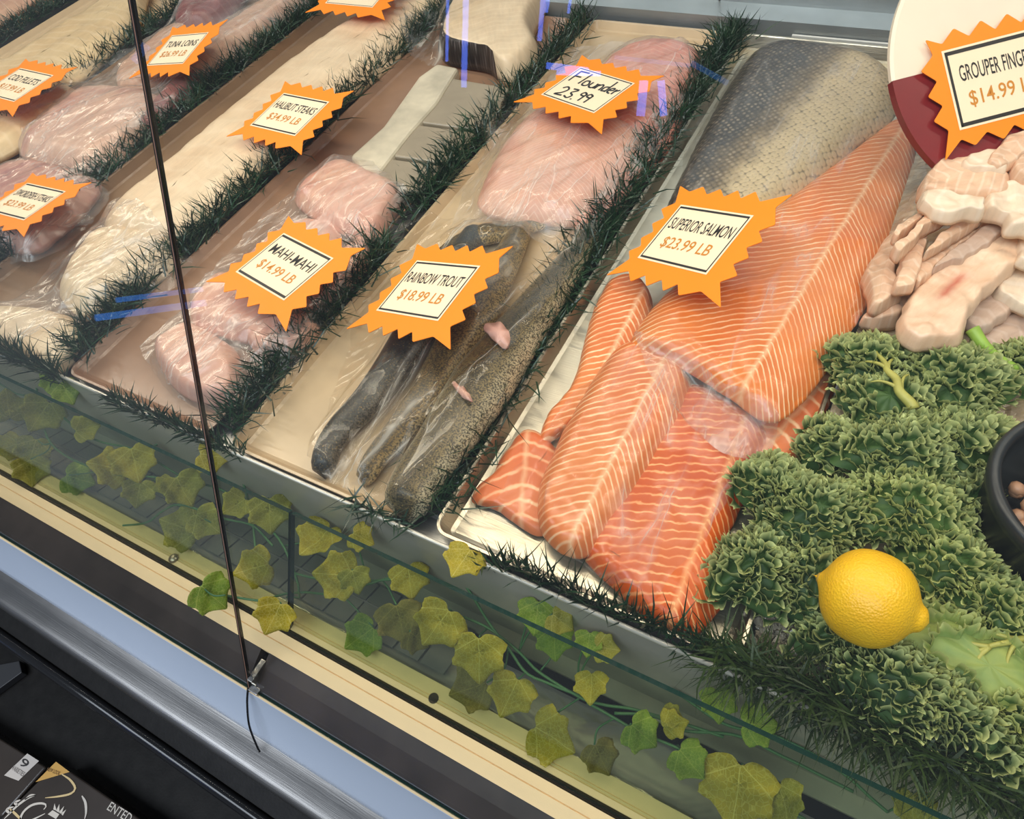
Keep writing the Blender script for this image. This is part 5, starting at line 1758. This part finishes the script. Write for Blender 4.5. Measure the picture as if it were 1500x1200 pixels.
b.slab(pts if sum(a.x * c_.y - c_.x * a.y for a, c_ in zip(pts, pts[1:] + pts[:1])) > 0 else pts[::-1], .012, (0, 0, 1))
tag(bevel(b.build('flat_carton', plain('charcoal_card', (.03, .03, .032), .5), None), .001), 'flat charcoal carton on the shelf under the black rail at the left edge', 'carton')

# ------------------------------------------------------------------ light
def area(name, loc, size, power, col, aim, shape='RECTANGLE', size_y=.1):
    l = bpy.data.lights.new(name, 'AREA')
    l.shape = shape
    l.size = size
    l.size_y = size_y
    l.energy = power
    l.color = col
    o = bpy.data.objects.new(name, l)
    COL.objects.link(o)
    o.location = loc
    o.rotation_euler = (Vector(aim) - Vector(loc)).to_track_quat('-Z', 'Y').to_euler()
    return o


area('case_tube_front', (-.7, .400, .64), 3.2, 8.5, (1.0, .87, .70), (-.7, .30, 0), size_y=.06)
area('case_tube_back', (-.7, .92, .92), 3.2, 9.5, (1.0, .87, .70), (-.7, .66, 0), size_y=.06)
area('store_daylight_fill', (-.6, -2.0, 3.6), 5.0, 165, (.82, .90, 1.0), (-.5, -.2, 0), size_y=1.6)  # unseen panel standing in for bluish store daylight, overhead to miss the glass

# glowing tubes added out of view so the front glass mirrors blue streaks
GN = Vector((0, -1, GA)).normalized()
GP0 = Vector((0, .009, -.1))


def mirror(u, v, dist):
    d = ray(u, v).normalized()
    o = Vector((0, 0, CH))
    t = (GP0 - o).dot(GN) / d.dot(GN)
    q = o + d * t
    r = d - GN * (2 * d.dot(GN))
    return q + r * dist


tN = NT('blue_streak_glow')
M_STREAK = tN.done(tN.bsdf((.05, .08, .4), .3, emit=(.12, .22, 1.0), estr=9.0))
tN = NT('dim_blue_streak_glow')
M_STREAK2 = tN.done(tN.bsdf((.05, .1, .4), .3, emit=(.10, .30, .9), estr=1.7))
for i, (p0, p1, r_, D_) in enumerate([((683, -40), (679, 128), .010, 2.4), ((656, -40), (654, 90), .005, 2.4), ((797, -30), (790, 60), .008, 2.4), ((806, -30), (798, 18), .010, 2.4), ((838, -20), (832, 20), .005, 2.4),
                                      ((800, 96), (862, 104), .010, 2.2), ((815, 106), (880, 108), .008, 2.2), ((943, 118), (938, 170), .014, 2.2), ((968, 118), (972, 170), .012, 2.2), ((900, 84), (1010, 96), .006, 2.2), ((1012, 92), (1066, 122), .008, 2.2), ((140, 466), (300, 444), .012, 2.2), ((170, 440), (296, 424), .009, 2.2), ((196, 90), (214, 66), .012, 2.2)]):
    b = MB()
    b.tube([mirror(*p0, D_), mirror(*p1, D_)], r_, 10)
    o = b.build('streak_tube', M_STREAK if i < 9 else M_STREAK2, None, True)
    tag(o, 'unseen blue glowing tube added for the streaks mirrored in the front glass', 'neon tube', 'added glowing bars for the blue streaks')

w = bpy.data.worlds.new('store')
scene.world = w
w.use_nodes = True
bg = w.node_tree.nodes['Background']
bg.inputs[0].default_value = (.62, .70, .82, 1)
bg.inputs[1].default_value = .22

scene.view_settings.view_transform = 'Standard'
scene.view_settings.look = 'None'
scene.view_settings.gamma = 1.0
scene.view_settings.use_curve_mapping = False
scene.view_settings.exposure = 0.0
cy = scene.cycles
cy.transparent_max_bounces = 24
cy.max_bounces = 8
cy.caustics_reflective = False
cy.caustics_refractive = False
